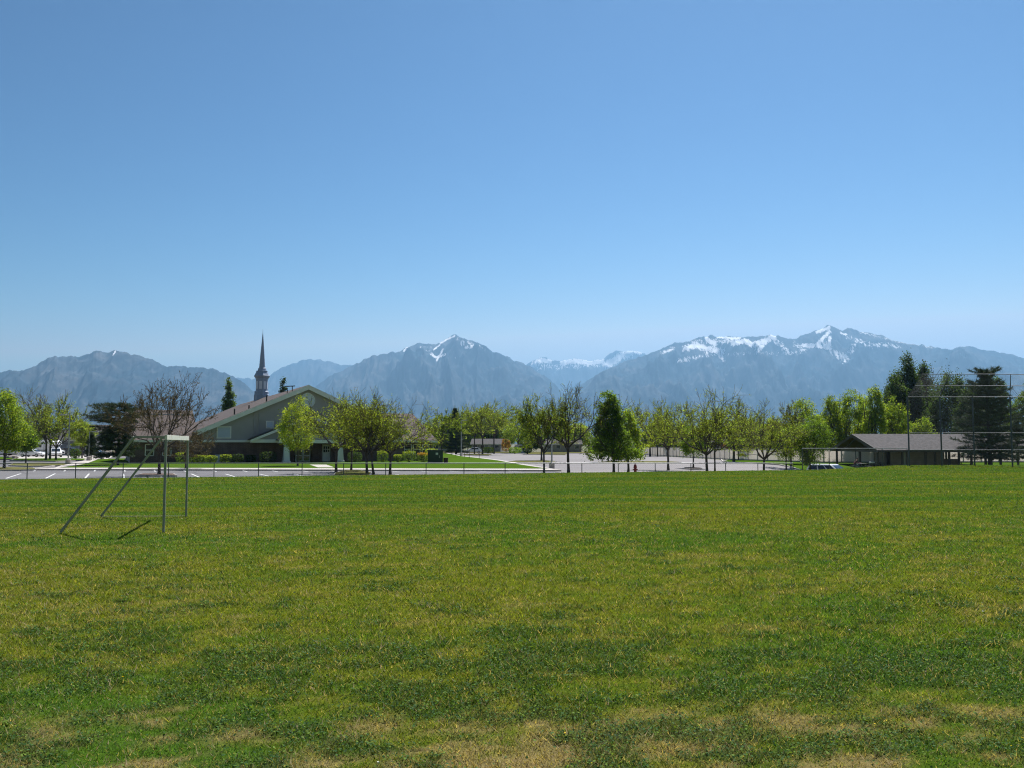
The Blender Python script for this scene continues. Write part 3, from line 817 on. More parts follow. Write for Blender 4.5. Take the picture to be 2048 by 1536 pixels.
def skeleton(rng, clear, nlimb, levels, spread, up, nside=2, L0=1.0, lean=(0, 0), stems=1, leader=False):
    """segments (p, q, r0, r1, level) of a branching tree in its own units"""
    segs = []
    maxl = levels
    def grow(p, d, L, r, lvl):
        n = 3 if lvl < maxl else 2
        pts = [p]; dirs = []
        for i in range(n):
            j = 0.20 if lvl else 0.1
            d = (d[0] + rng.gauss(0, j), d[1] + rng.gauss(0, j), d[2] + rng.gauss(0, j) + up)
            l = math.sqrt(d[0] ** 2 + d[1] ** 2 + d[2] ** 2); d = (d[0] / l, d[1] / l, d[2] / l)
            q = (p[0] + d[0] * L / n, p[1] + d[1] * L / n, p[2] + d[2] * L / n)
            ra = r * (1 - 0.40 * i / n); rb = r * (1 - 0.40 * (i + 1) / n)
            segs.append((p, q, ra, rb, lvl))
            p = q; pts.append(p); dirs.append(d)
        if lvl >= maxl: return
        for k in range(nside):
            i = rng.choice([0, 1, 2, 2])
            pp_ = pts[i + 1]
            grow(pp_, perp_rot(dirs[i], rng.uniform(0.5, 0.95), rng.uniform(0, 6.28)), L * rng.uniform(0.5, 0.75), r * 0.42, lvl + 1)
        a = rng.uniform(0, 6.28)
        grow(pts[-1], perp_rot(d, rng.uniform(0.15, 0.4), a), L * rng.uniform(0.68, 0.85), r * 0.58, lvl + 1)
        grow(pts[-1], perp_rot(d, rng.uniform(0.25, 0.5), a + math.pi), L * rng.uniform(0.6, 0.8), r * 0.5, lvl + 1)
    for s in range(stems):
        off = (0, 0) if stems == 1 else (0.14 * math.cos(s * 2.6 + 0.4), 0.14 * math.sin(s * 2.6 + 0.4))
        ln = lean if stems == 1 else (lean[0] + off[0] * 2.2, lean[1] + off[1] * 2.2)
        p = (off[0], off[1], -0.12); q = None
        r = 0.11 / math.sqrt(stems)
        n = 4
        for i in range(n):
            q = (p[0] + ln[0] * clear / n + rng.gauss(0, 0.012), p[1] + ln[1] * clear / n + rng.gauss(0, 0.012), p[2] + (clear + 0.12) / n)
            flare = 1.35 if i == 0 else 1.0
            segs.append((p, q, r * flare * (1 - 0.06 * i), r * (1 - 0.06 * (i + 1)), 0)); p = q
        nl = max(2, nlimb // stems)
        a0 = rng.uniform(0, 6.28)
        for k in range(nl):
            az = a0 + 6.283 * k / nl + rng.uniform(-0.35, 0.35)
            sp = spread * rng.uniform(0.65, 1.15)
            if leader and k == 0: sp = 0.06
            d = (math.cos(az) * math.sin(sp), math.sin(az) * math.sin(sp), math.cos(sp))
            zz = p[2] - clear * 0.16 * rng.random()
            grow((p[0], p[1], zz), d, L0 * rng.uniform(0.85, 1.2) * (1.5 if leader and k == 0 else 1), r * rng.uniform(0.5, 0.66), 1)
    return segs

def fit(segs, clear, H, W, cx=0.0, top=99.3):
    """scale the crown to the height and the width it has in the photo"""
    P = np.array([s[1] for s in segs])
    z1 = np.percentile(P[:, 2], 99.85); 
    kz = (H - clear) / (z1 - clear)
    up = P[P[:, 2] > clear]
    xl, xr = np.percentile(up[:, 0], 0.7), np.percentile(up[:, 0], top)
    kx = W / (xr - xl); mid = (xl + xr) / 2 * kx
    A = np.array([s[0] for s in segs]); B = P
    def tr(Q):
        Q = Q.copy()
        t = np.clip((Q[:, 2] - clear * 0.8) / (clear * 0.6), 0, 1)
        k = 1 + (kx - 1) * t
        s = np.clip((Q[:, 2] - clear) / (z1 - clear), 0, 1)
        Q[:, 0] = Q[:, 0] * k + (cx - mid) * s ** 0.7 * t; Q[:, 1] = Q[:, 1] * k
        Q[:, 2] = np.where(Q[:, 2] > clear, clear + (Q[:, 2] - clear) * kz, Q[:, 2])
        lim = clear * 1.2 + 0.1
        Q[:, 2] = np.where((np.hypot(Q[:, 0], Q[:, 1]) > 0.45) & (Q[:, 2] < lim), lim - (lim - Q[:, 2]) * 0.22, Q[:, 2])
        return Q
    r = np.array([(s[2], s[3]) for s in segs]); lv = np.array([s[4] for s in segs])
    return tr(A), tr(B), r, lv

def tubes(A, B, r, k):
    n = len(A)
    d = B - A; L = np.linalg.norm(d, axis=1)[:, None] + 1e-9; d = d / L
    B = B + d * np.minimum(r[:, :1] * 0.35, 0.03)
    u = np.where(np.abs(d[:, 2:3]) < 0.9, np.array([[0, 0, 1.0]]), np.array([[1.0, 0, 0]]))
    a = np.cross(d, u); a /= np.linalg.norm(a, axis=1)[:, None]
    b = np.cross(a, d)
    t = np.arange(k) * 2 * np.pi / k
    ring = a[:, None, :] * np.cos(t)[None, :, None] + b[:, None, :] * np.sin(t)[None, :, None]
    V0 = A[:, None, :] + ring * r[:, 0][:, None, None]; V1 = B[:, None, :] + ring * r[:, 1][:, None, None]
    V = np.concatenate([V0, V1], 1).reshape(-1, 3)
    i = np.arange(n)[:, None] * 2 * k; j = np.arange(k)[None, :]; j2 = (j + 1) % k
    Q = np.stack([i + j, i + j2, i + k + j2, i + k + j], -1).reshape(-1, 4)
    return V, Q

def wood_mesh(name, A, B, r, lv, big_level):
    Vs, Qs, off = [], [], 0
    for sel, k in ((lv <= 1, 8), ((lv > 1) & (lv <= big_level), 5)):
        if sel.sum() == 0: continue
        V, Q = tubes(A[sel], B[sel], r[sel], k)
        Vs.append(V); Qs.append(Q + off); off += len(V)
    return np_mesh(name, np.concatenate(Vs), np.concatenate(Qs), smooth=True)

def leaf_quads(rs, P, size, cols, vary=0.35, flat=0.0, aspect=0.62):
    n = len(P)
    nrm = rs.normal(size=(n, 3)); nrm[:, 2] += flat
    nrm /= np.linalg.norm(nrm, axis=1)[:, None]
    a = np.cross(nrm, rs.normal(size=(n, 3))); a /= np.linalg.norm(a, axis=1)[:, None] + 1e-9
    b = np.cross(nrm, a)
    s = (size * (0.65 + 0.7 * rs.random(n)))[:, None] / 2
    V = np.stack([P - a * s, P - b * s * aspect, P + a * s, P + b * s * aspect], 1).reshape(-1, 3)
    cols = np.asarray(cols, float)
    c = cols[rs.integers(0, len(cols), n)] * (1 - vary + 2 * vary * rs.random(n))[:, None]
    return V, np.repeat(c, 4, axis=0)

OLIVE = [(0.26, 0.36, 0.06), (0.22, 0.31, 0.055), (0.31, 0.38, 0.065), (0.20, 0.22, 0.06)]
LIME = [(0.263, 0.338, 0.044), (0.213, 0.288, 0.037), (0.3, 0.35, 0.05)]
BRIGHT = [(0.144, 0.237, 0.037), (0.106, 0.188, 0.033), (0.188, 0.281, 0.037)]
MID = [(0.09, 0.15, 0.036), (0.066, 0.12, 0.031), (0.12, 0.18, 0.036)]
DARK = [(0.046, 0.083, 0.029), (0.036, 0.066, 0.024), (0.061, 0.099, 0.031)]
BUD = [(0.07, 0.06, 0.05), (0.05, 0.044, 0.038), (0.10, 0.08, 0.06)]
NEEDLE = [(0.051, 0.083, 0.039), (0.041, 0.065, 0.031), (0.076, 0.111, 0.05), (0.068, 0.087, 0.048)]

tree_seed = [100]
def place(px, Y, dz=0.0):
    a, _ = ray(px, 887)
    X = a * Y
    return X, gz(X, Y) + dz

def dims(px, Y, ytop, xl, xr, zb):
    H = at(px, ytop, Y).z - zb
    W = (xr - xl) / F * Y
    cx = ((xl + xr) / 2 - px) / F * Y
    return H, W, cx

def twiggy_tree(label, px, Y, ytop, xl, xr, clear, leaf=OLIVE, dens=1.0, lsize=0.11, nlimb=7, levels=4, spread=0.75, up=0.05, stems=1, lean=(0, 0), group=None, bark='bark', girth=1.0, name='tree', dz=KERB, nside=3, leafless_top=0.0, twigk=1.0):
    tree_seed[0] += 7
    rng = random.Random(tree_seed[0]); rs = np.random.default_rng(tree_seed[0])
    X, z = place(px, Y, dz)
    H, W, cx = dims(px, Y, ytop, xl, xr, z)
    W *= 1.2; lsize *= 0.95
    t = thing(name, label, 'tree', (X, Y, z), 0, group)
    segs = skeleton(rng, clear, nlimb, levels, spread, up, nside, (H - clear) * 0.34, lean, stems)
    A, B, r, lv = fit(segs, clear, H, W, cx)
    r = np.maximum(r * girth * (H / 6.5) ** 0.8, 0.0105 * twigk * (Y / 75) ** 0.7)
    big = 2
    add_mesh('trunk', wood_mesh('trunk', A, B, r, lv, big), M[bark], t)
    # the crown: fine twigs and the leaves they carry
    tw = lv > big
    V, Q = tubes(A[tw], B[tw], r[tw], 3)
    tcol = np.array([(0.115, 0.10, 0.075)]) * (0.7 + 0.6 * rs.random((tw.sum(), 1)))
    col = np.repeat(tcol, 6, axis=0)
    fin = lv >= levels
    a, b = A[fin], B[fin]
    per = 3.6 * dens
    cnt = rs.poisson(per, len(a))
    if leafless_top:
        zz = (b[:, 2] - clear) / (H - clear)
        cnt = np.where(rs.random(len(a)) < leafless_top * np.clip((zz - 0.45) * 2.2, 0, 1), 0, cnt)
    idx = np.repeat(np.arange(len(a)), cnt)
    P = a[idx] + (b - a)[idx] * rs.random((len(idx), 1)) + rs.normal(size=(len(idx), 3)) * 0.055
    LV, LC = leaf_quads(rs, P, lsize, leaf)
    # whole boughs come into leaf sooner than others
    sh = 0.72 + 0.56 * fbm(P[:, 0] * 0.9 + P[:, 1] * 0.5 + px, P[:, 2] * 0.9, 3, 3)
    LC = LC * np.repeat(sh, 4)[:, None]
    me = np_mesh('crown', np.concatenate([V, LV]), np.concatenate([Q, np.arange(len(LV)).reshape(-1, 4) + len(V)]), tint=np.concatenate([col, LC]))
    add_mesh('crown', me, M['leaf'], t)
    return t

def leafy_tree(label, px, Y, ytop, xl, xr, clear, prof, leaf=BRIGHT, n_clump=150, per=55, lsize=0.16, nlimb=6, levels=3, spread=0.5, up=0.12, group=None, bark='bark', girth=1.0, name='tree', dz=KERB, lean=(0, 0), csize=0.42, droop=0.0, lobes=5, gap=0.25, stems=1, cat='tree'):
    """dense crown: leaf clumps spread through an uneven envelope, carried by real limbs"""
    tree_seed[0] += 7
    rng = random.Random(tree_seed[0]); rs = np.random.default_rng(tree_seed[0])
    X, z = place(px, Y, dz)
    H, W, cx = dims(px, Y, ytop, xl, xr, z)
    W *= 1.08; n_clump = int(n_clump * 1.7); per = int(per * 1.15)
    t = thing(name, label, cat, (X, Y, z), 0, group)
    segs = skeleton(rng, clear, nlimb, levels, spread, up, 2, (H - clear) * 0.38, lean, stems, leader=True)
    A, B, r, lv = fit(segs, clear, H * 0.94, W * 0.8, cx * 0.8)
    r = np.maximum(r * girth * (H / 6.5) ** 0.8, 0.012)
    add_mesh('trunk', wood_mesh('trunk', A, B, r, lv, 3), M[bark], t)
    zb = clear * 0.85
    hs = np.array([p[0] for p in prof]); rr = np.array([p[1] for p in prof])
    n = n_clump * 3
    u = rs.random(n)
    az = rs.random(n) * 2 * np.pi
    # leaders: the outline is broken into lobes that end at different heights
    la = np.arange(lobes) * 2 * np.pi / lobes + rs.random(lobes)
    lh = 0.80 + 0.2 * rs.random(lobes); lh[rs.integers(lobes)] = 1.0
    near = np.argmin(np.abs(((az[:, None] - la[None, :] + np.pi) % (2 * np.pi)) - np.pi), axis=1)
    hh = u * lh[near]
    R0 = np.interp(hh / lh[near], hs, rr)
    dl = np.abs(((az - la[near] + np.pi) % (2 * np.pi)) - np.pi)
    R1 = R0 * (1 - 0.30 * np.clip(dl * lobes / np.pi, 0, 1) ** 2) * (0.86 + 0.28 * rs.random(n))
    rad = R1 * (0.45 + 0.55 * np.sqrt(rs.random(n)))
    # holes in the crown
    g = fbm(az * lobes * 0.6 + tree_seed[0], hh * 9 + 3, 5, 3)
    keep = g > gap + 0.12
    wgt = rs.random(n) < (R0 / max(rr)) * 0.85 + 0.15
    k = np.nonzero(keep & wgt)[0][:n_clump]
    s = W / 2 / max(rr)
    frac = np.clip(hh[k], 0, 1)
    C = np.stack([np.cos(az[k]) * rad[k] * s + cx * np.clip(frac * 2, 0, 1), np.sin(az[k]) * rad[k] * s, zb + hh[k] * (H - zb - csize * 0.6)], -1)
    m = rs.poisson(per, len(k))
    idx = np.repeat(np.arange(len(k)), m)
    cs = csize * (0.7 + 0.6 * rs.random(len(k)))
    P = C[idx] + rs.normal(size=(len(idx), 3)) * cs[idx][:, None] * np.array([0.55, 0.55, 0.5 + droop])
    LV, LC = leaf_quads(rs, P, lsize, leaf, 0.3)
    tone = (0.72 + 0.56 * rs.random(len(k)))[idx]
    LC = LC * np.repeat(tone, 4)[:, None]
    add_mesh('crown', np_mesh('crown', LV, np.arange(len(LV)).reshape(-1, 4), tint=LC), M['leaf'], t)
    return t

def pine_tree(label, px, Y, ytop, xl, xr, clear, prof, whorls=16, per_whorl=7, tuft=26, nlen=0.26, cols=NEEDLE, group=None, name='pine_tree', dz=KERB, upturn=0.25, girth=1.0, skew=0.0, rise=0.75):
    tree_seed[0] += 7
    rng = random.Random(tree_seed[0]); rs = np.random.default_rng(tree_seed[0])
    X, z = place(px, Y, dz)
    H, W, cx = dims(px, Y, ytop, xl, xr, z)
    t = thing(name, label, 'tree', (X, Y, z), 0, group)
    hs = [p[0] for p in prof]; rr = [p[1] for p in prof]
    A, B, r, lv = [], [], [], []
    n = 8
    tx = [cx * 0.5 * (i / n) ** 1.5 for i in range(n + 1)]
    for i in range(n):
        A.append((tx[i], 0, -0.1 + H * i / n)); B.append((tx[i + 1], 0, -0.1 + H * (i + 1) / n))
        k = 0.17 * girth * (H / 8)
        r.append((k * (1 - i / n) ** 0.8 + 0.02, k * (1 - (i + 1) / n) ** 0.8 + 0.015)); lv.append(0)
    tips = []
    for wv in range(whorls):
        f = (wv + 0.2 * rng.random()) / (whorls - 0.6)
        h = clear + (H * 0.97 - clear) * f
        L = np.interp(f, hs, rr) * W / 2 / max(rr)
        a0 = rng.uniform(0, 6.28)
        for j in range(per_whorl):
            az = a0 + 6.283 * j / per_whorl + rng.uniform(-0.3, 0.3)
            l = L * rng.uniform(0.6, 1.08) * (1 + skew * math.cos(az))
            el = -0.15 + rise * f + rng.uniform(-0.15, 0.15)
            bx = np.interp(h, np.linspace(0, H, n + 1), tx)
            p = (bx, 0, h); m = 5
            d = el
            for i in range(m):
                d += upturn / m
                q = (p[0] + math.cos(az) * math.cos(d) * l / m, p[1] + math.sin(az) * math.cos(d) * l / m, p[2] + math.sin(d) * l / m)
                A.append(p); B.append(q); r.append((0.03 * (1 - i / m) + 0.012, 0.03 * (1 - (i + 1) / m) + 0.01)); lv.append(1)
                if i >= 1:
                    tips.append((q, (q[0] - p[0], q[1] - p[1], q[2] - p[2]), 0.5 + 0.5 * i / m))
                    for s_ in (-1, 1):
                        if rng.random() < 0.85:
                            a2 = az + s_ * rng.uniform(0.5, 1.0); l2 = l * 0.26 * rng.uniform(0.5, 1.1) * (1.15 - 0.5 * i / m)
                            e = (p[0] + math.cos(a2) * l2, p[1] + math.sin(a2) * l2, p[2] + 0.25 * l2)
                            A.append(p); B.append(e); r.append((0.014, 0.008)); lv.append(2)
                            tips.append((e, (e[0] - p[0], e[1] - p[1], e[2] - p[2]), 1.0))
                p = q
    A, B, r, lv = np.array(A), np.array(B), np.array(r), np.array(lv)
    add_mesh('trunk', wood_mesh('trunk', A, B, r, lv, 2), M['bark'], t)
    T = np.array([x[0] for x in tips]); D = np.array([x[1] for x in tips]); D /= np.linalg.norm(D, axis=1)[:, None] + 1e-9
    idx = np.repeat(np.arange(len(T)), tuft)
    m = len(idx)
    base = T[idx] - D[idx] * rs.random((m, 1)) * 0.34 + rs.normal(size=(m, 3)) * 0.05
    dr = D[idx] * 0.7 + rs.normal(size=(m, 3)) * 0.62 + np.array([0, 0, 0.18]); dr /= np.linalg.norm(dr, axis=1)[:, None]
    wv = np.cross(dr, rs.normal(size=(m, 3))); wv /= np.linalg.norm(wv, axis=1)[:, None]
    ln = (nlen * (0.6 + 0.7 * rs.random(m)))[:, None]
    V = np.stack([base - wv * 0.018, base + wv * 0.018, base + dr * ln], 1).reshape(-1, 3)
    cols = np.array(cols); c = cols[rs.integers(0, len(cols), m)] * (0.7 + 0.6 * rs.random(m))[:, None]
    c = c * (0.75 + 0.5 * rs.random(len(T)))[idx][:, None]
    add_mesh('crown', np_mesh('crown', V, None, np.arange(m * 3).reshape(-1, 3), tint=np.repeat(c, 3, axis=0)), M['needle'], t)
    return t

def shrub(label, px, Y, ytop, xl, xr, leaf, group=None, n=1500, name='shrub', dz=KERB, lsize=0.09, top=None, square=0.5, ybase=None, cat='shrub'):
    tree_seed[0] += 7
    rs = np.random.default_rng(tree_seed[0])
    px = (xl + xr) / 2
    X, z = place(px, Y, dz)
    H, W, _ = dims(px, Y, ytop, xl, xr, z)
    t = thing(name, label, cat, (X, Y, z), 0, group)
    b = MB()
    rng = random.Random(tree_seed[0])
    for k in range(9):
        a = rng.uniform(0, 6.28); l = rng.uniform(0.3, 0.8)
        b.tube([(0.1 * math.cos(a), 0.1 * math.sin(a), -0.1), (W * 0.22 * math.cos(a) * l, W * 0.22 * math.sin(a) * l, H * 0.5), (W * 0.38 * math.cos(a) * l, W * 0.38 * math.sin(a) * l, H * 0.85)], [0.03, 0.02, 0.01], 4)
    b.build('stem', M['bark'], t)
    d = rs.normal(size=(n, 3)); d /= np.linalg.norm(d, axis=1)[:, None]
    e = 1.0 / np.maximum(np.abs(d).max(axis=1), 1e-6)
    d = d * ((1 - square) + square * e * 0.85)[:, None]
    k = (0.55 + 0.45 * rs.random(n) ** 0.4) * (0.86 + 0.28 * fbm(d[:, 0] * 3 + px, d[:, 1] * 3 + d[:, 2] * 2.5, 3, 2))
    P = d * k[:, None] * np.array([W / 2, W / 2 * 0.9, H / 2]) + np.array([0, 0, H / 2 * 1.02])
    P[:, 2] = np.maximum(P[:, 2], 0.02)
    LV, LC = leaf_quads(rs, P, lsize, leaf, 0.35)
    if top is not None:
        new = P[:, 2] > H * (0.62 + 0.2 * rs.random(n))  # upper leaves: painted sunlight on the hedge, orange tips on one shrub
        cc = np.array(top)[rs.integers(0, len(top), n)] * (0.7 + 0.6 * rs.random(n))[:, None]
        LC[np.repeat(new, 4)] = np.repeat(cc[new], 4, axis=0)
    add_mesh('foliage', np_mesh('foliage', LV, np.arange(len(LV)).reshape(-1, 4), tint=LC), M['leaf'], t)
    return t

ROUND = [(0, 0.35), (0.15, 0.75), (0.4, 1.0), (0.7, 0.85), (0.9, 0.5), (1, 0.15)]
PYR = [(0, 0.75), (0.06, 1.0), (0.2, 0.86), (0.42, 0.6), (0.65, 0.44), (0.85, 0.32), (0.95, 0.2), (1, 0.08)]
OVAL = [(0, 0.4), (0.2, 0.85), (0.5, 1.0), (0.75, 0.8), (0.92, 0.5), (1, 0.2)]
COLUMN = [(0, 0.75), (0.3, 1.0), (0.6, 0.9), (0.85, 0.55), (1, 0.12)]
VASE = [(0, 0.3), (0.25, 0.65), (0.6, 1.0), (0.85, 0.85), (1, 0.4)]

gR = 'trees in the row behind the field fence'
gF = 'far trees beyond the church car park'
gL = 'trees by the street on the far left'
gP = 'bright green trees behind the pavilion'

# far left
leafy_tree('bright green leafy tree cut by the left edge of the picture', 10, 84, 778, -42, 52, 2.0, OVAL, LIME + BRIGHT, 190, 60, 0.15, group=gL, lobes=6)
leafy_tree('small bright green tree in front of the white pickup truck', 53, 108, 852, 28, 70, 1.9, OVAL, BRIGHT, 90, 55, 0.16, group=gL, lobes=4)
twiggy_tree('grey twiggy tree right behind the small bright green tree on the left', 93, 126, 774, 26, 112, 2.6, OLIVE, 1.1, 0.15, group=gL, spread=0.6, leafless_top=0.8, nlimb=5)
twiggy_tree('olive budding tree in front of the white motorhome', 101, 132, 781, 62, 142, 2.4, OLIVE, 1.5, 0.16, group=gL, spread=0.65, leafless_top=0.6, nlimb=5)
twiggy_tree('low olive budding tree just left of the tall lamp pole', 113, 128, 800, 84, 172, 1.9, OLIVE, 2.0, 0.16, group=gL, spread=0.9, leafless_top=0.3, nlimb=6)
leafy_tree('olive rounded tree beyond the lamp pole, in front of the grey garage', 165, 150, 836, 140, 190, 2.5, ROUND, OLIVE, 90, 45, 0.2, group=gL)
pine_tree('broad dark pine with a flat windswept top on the church lawn', 237, 97, 806, 172, 300, 1.2, [(0, 0.75), (0.2, 0.9), (0.42, 0.55), (0.6, 0.8), (0.8, 1.0), (0.92, 0.85), (1, 0.6)], 12, 9, 34, 0.32, skew=-0.15, upturn=0.08, rise=0.12)
pine_tree('thin ragged young pine between the two thin lamp poles', 183, 126, 866, 166, 200, 0.8, [(0, 1), (0.5, 0.7), (1, 0.1)], 10, 5, 18, 0.26)
shrub('rounded dark green shrub beside the street left of the ragged young pine', 0, 136, 896, 142, 162, DARK + MID, n=1300, lsize=0.13)
twiggy_tree('nearly bare tree with dark buds standing behind the goal', 320, 67.5, 748, 254, 414, 1.75, BUD, 1.5, 0.08, twigk=1.15, spread=0.95, up=0.055, nlimb=7, group=gR, bark='bark_grey', leafless_top=0, nside=3)
twiggy_tree('low bare sprawling tree between the goal and the church hedge', 372, 84, 856, 330, 428, 1.0, BUD, 0.8, 0.08, twigk=1.0, spread=1.15, up=0.0, nlimb=7, levels=4, group=gR, bark='bark_grey')

# in front of the church
leafy_tree('young lime green tree in front of the left porch column', 596, 94, 792, 558, 630, 2.0, OVAL, LIME, 150, 40, 0.13, levels=4, group=gR, bark='bark_grey', girth=0.75, gap=0.3, csize=0.4)
twiggy_tree('yellow green tree in front of the right porch column', 673, 76, 786, 618, 742, 1.9, LIME + OLIVE, 1.4, 0.11, spread=0.85, group=gR, leafless_top=0.3)
twiggy_tree('slim tree just right of the right porch column', 703, 79, 784, 660, 752, 2.1, OLIVE + LIME, 1.1, 0.1, spread=0.7, group=gR, girth=0.8, leafless_top=0.4)
twiggy_tree('left trunk of the leaning pair of twiggy trees before the church', 735, 71, 783, 676, 788, 1.6, OLIVE + LIME, 1.2, 0.1, spread=0.95, lean=(-0.03, 0), group=gR, leafless_top=0.4)
twiggy_tree('right trunk of the leaning pair of twiggy trees before the church', 748, 71.4, 790, 722, 818, 1.6, OLIVE + LIME, 1.1, 0.1, spread=0.9, lean=(-0.12, 0), group=gR, leafless_top=0.5, girth=0.9)
twiggy_tree('wide twiggy tree with low boughs left of the green utility cabinet', 781, 71.8, 792, 716, 872, 1.6, OLIVE + LIME, 1.2, 0.1, spread=1.0, group=gR, leafless_top=0.6, nlimb=7)

# beyond the car park, centre
twiggy_tree('olive tree behind the church hedge and the utility cabinet', 884, 150, 814, 842, 918, 2.6, OLIVE + BRIGHT, 2.0, 0.18, spread=0.7, group=gF, leafless_top=0.6)
pine_tree('dark spruce whose tip shows behind the middle lamp pole', 912, 205, 816, 880, 934, 0.5, [(0, 1), (0.4, 0.85), (0.7, 0.55), (1, 0.05)], 15, 8, 26, 0.6, name='spruce_tree')
twiggy_tree('budding tree standing right of the middle lamp pole', 949, 205, 806, 922, 985, 4.0, OLIVE, 1.8, 0.22, spread=0.6, group=gF, leafless_top=0.4, girth=0.8)
twiggy_tree('tall budding tree with a forked dark trunk on a car park island', 965, 196, 804, 934, 1010, 3.8, OLIVE, 2.0, 0.22, spread=0.65, group=gF, leafless_top=0.4)
twiggy_tree('budding tree left of the small white shed beyond the car park', 988, 222, 801, 962, 1040, 4.2, OLIVE + BRIGHT, 2.0, 0.24, spread=0.65, group=gF, leafless_top=0.4)
leafy_tree('fresh green tree behind the right end of the white shed', 1036, 232, 815, 1010, 1078, 3.0, ROUND, BRIGHT + OLIVE, 100, 40, 0.3, group=gF, csize=0.6)
twiggy_tree('dark trunked tree on the long car park island', 1083, 127, 800, 1036, 1126, 2.4, OLIVE + BRIGHT, 1.5, 0.15, spread=0.75, group=gF, leafless_top=0.5)
twiggy_tree('slender fresh green tree at the corner of the church lawn', 1088, 72.3, 777, 1036, 1136, 1.9, LIME + BRIGHT, 1.25, 0.11, spread=0.75, group=gR, girth=0.75, leafless_top=0.4, bark='bark_grey')
twiggy_tree('tall vase shaped tree almost without leaves in the middle of the row', 1137, 72.5, 766, 1078, 1204, 2.1, OLIVE + BUD, 1.1, 0.085, spread=0.75, group=gR, leafless_top=0.5, nlimb=7, nside=3)
leafy_tree('dense dark green pyramid shaped tree in the middle of the row', 1227, 72.6, 777, 1162, 1274, 1.4, PYR, MID + BRIGHT, 175, 52, 0.15, group=gR, lobes=9, gap=0.3, csize=0.34)
leafy_tree('fresh green tree pressed against the right side of the pyramid shaped tree', 1256, 76, 806, 1226, 1292, 1.5, PYR, BRIGHT + LIME, 80, 42, 0.15, group=gR, lobes=5, gap=0.25, csize=0.34)
leafy_tree('dark tree on the island behind the pyramid shaped tree', 1216, 122, 842, 1180, 1250, 2.0, ROUND, MID, 80, 45, 0.18, group=gF)
twiggy_tree('grey twiggy tree in front of the far end of the tan fence', 1300, 176, 794, 1254, 1334, 3.6, OLIVE, 1.2, 0.18, spread=0.55, group=gF, bark='bark_grey', leafless_top=0.5)
leafy_tree('slanting tree near the far end of the tan fence', 1315, 178, 836, 1292, 1340, 2.6, ROUND, OLIVE + MID, 60, 40, 0.2, group=gF)
twiggy_tree('yellow green low forking tree right of the red hydrant', 1336, 86, 800, 1276, 1390, 2.0, LIME + OLIVE, 1.6, 0.12, spread=0.95, group=gR, leafless_top=0.4)
leafy_tree('small round green tree on the small round car park island', 1386, 95, 848, 1358, 1416, 1.7, ROUND, BRIGHT, 90, 45, 0.14, group=gR)
twiggy_tree('largest spreading twiggy tree right of the red hydrant', 1413, 73.2, 772, 1322, 1492, 1.6, OLIVE, 1.25, 0.09, spread=0.9, group=gR, leafless_top=0.4, nlimb=8, nside=3)
twiggy_tree('thin forked tree close behind the largest spreading tree', 1429, 76, 806, 1408, 1476, 1.9, LIME + OLIVE, 1.4, 0.11, spread=0.7, group=gR, girth=0.75)
twiggy_tree('thick trunked tree on the grass edge before the tan fence', 1467, 122, 798, 1432, 1524, 2.6, OLIVE, 1.6, 0.14, spread=0.7, group=gF, leafless_top=0.6, girth=1.3)
leafy_tree('small leafy tree against the tan fence beside the thick trunk', 1476, 134, 868, 1450, 1500, 2.0, ROUND, MID + OLIVE, 60, 40, 0.17, group=gF)
twiggy_tree('many limbed vase shaped tree leaning left by the end of the low fence', 1526, 76.5, 802, 1474, 1596, 1.25, OLIVE, 1.2, 0.09, spread=0.85, group=gR, leafless_top=0.5, nlimb=8, lean=(0.04, 0))
leafy_tree('green tree right behind the last post of the low fence', 1571, 79, 846, 1540, 1606, 1.6, VASE, BRIGHT + OLIVE, 80, 40, 0.12, group=gR, bark='bark_grey')
twiggy_tree('brown twiggy tree showing above the last post of the low fence', 1581, 104, 800, 1538, 1612, 2.2, BUD + OLIVE, 1.2, 0.12, spread=0.6, group=gF)
leafy_tree('bright green lobed tree above the corner of the tall side fence', 1610, 112, 794, 1574, 1648, 2.2, OVAL, LIME + BRIGHT, 142, 36, 0.18, group=gP, lobes=5, gap=0.22)
leafy_tree('many limbed dark green tree just left of the white car', 1619, 79, 830, 1588, 1660, 1.15, VASE, MID + BRIGHT, 130, 45, 0.12, group=gR, spread=0.8, levels=4, nlimb=7)
leafy_tree('slim upright green tree left of the pavilion gable', 1661, 122, 787, 1640, 1684, 2.0, COLUMN, LIME + BRIGHT, 133, 36, 0.18, group=gP, lobes=4, gap=0.22)
leafy_tree('broad lobed green tree seen over the pavilion gable', 1697, 121, 776, 1676, 1738, 2.2, OVAL, LIME + BRIGHT, 161, 36, 0.18, group=gP, lobes=5, gap=0.22)
leafy_tree('tallest bright green tree over the left end of the pavilion roof', 1745, 117, 767, 1728, 1776, 2.0, COLUMN, LIME + BRIGHT, 161, 36, 0.18, group=gP, lobes=4, gap=0.24, girth=1.4)
leafy_tree('bright green tree between the pavilion roof and the first backstop pole', 1790, 128, 788, 1766, 1820, 2.2, OVAL, LIME + BRIGHT, 142, 36, 0.18, group=gP, lobes=5, gap=0.2)
leafy_tree('low rounded green tree just right of the first backstop pole', 1840, 128, 829, 1814, 1868, 1.8, ROUND, LIME + BRIGHT, 104, 36, 0.18, group=gP)
leafy_tree('tall dark green tree with a double peak left of the backstop', 1822, 172, 711, 1776, 1852, 2.5, OVAL, DARK, 260, 70, 0.3, lobes=4, gap=0.1, csize=0.7, droop=0.4, group='tall dark trees behind the pavilion')
leafy_tree('dark green tree filling in left of the double peaked tall tree', 1796, 168, 746, 1768, 1822, 2.5, OVAL, DARK, 150, 60, 0.3, lobes=4, gap=0.15, csize=0.6, droop=0.3, group='tall dark trees behind the pavilion')
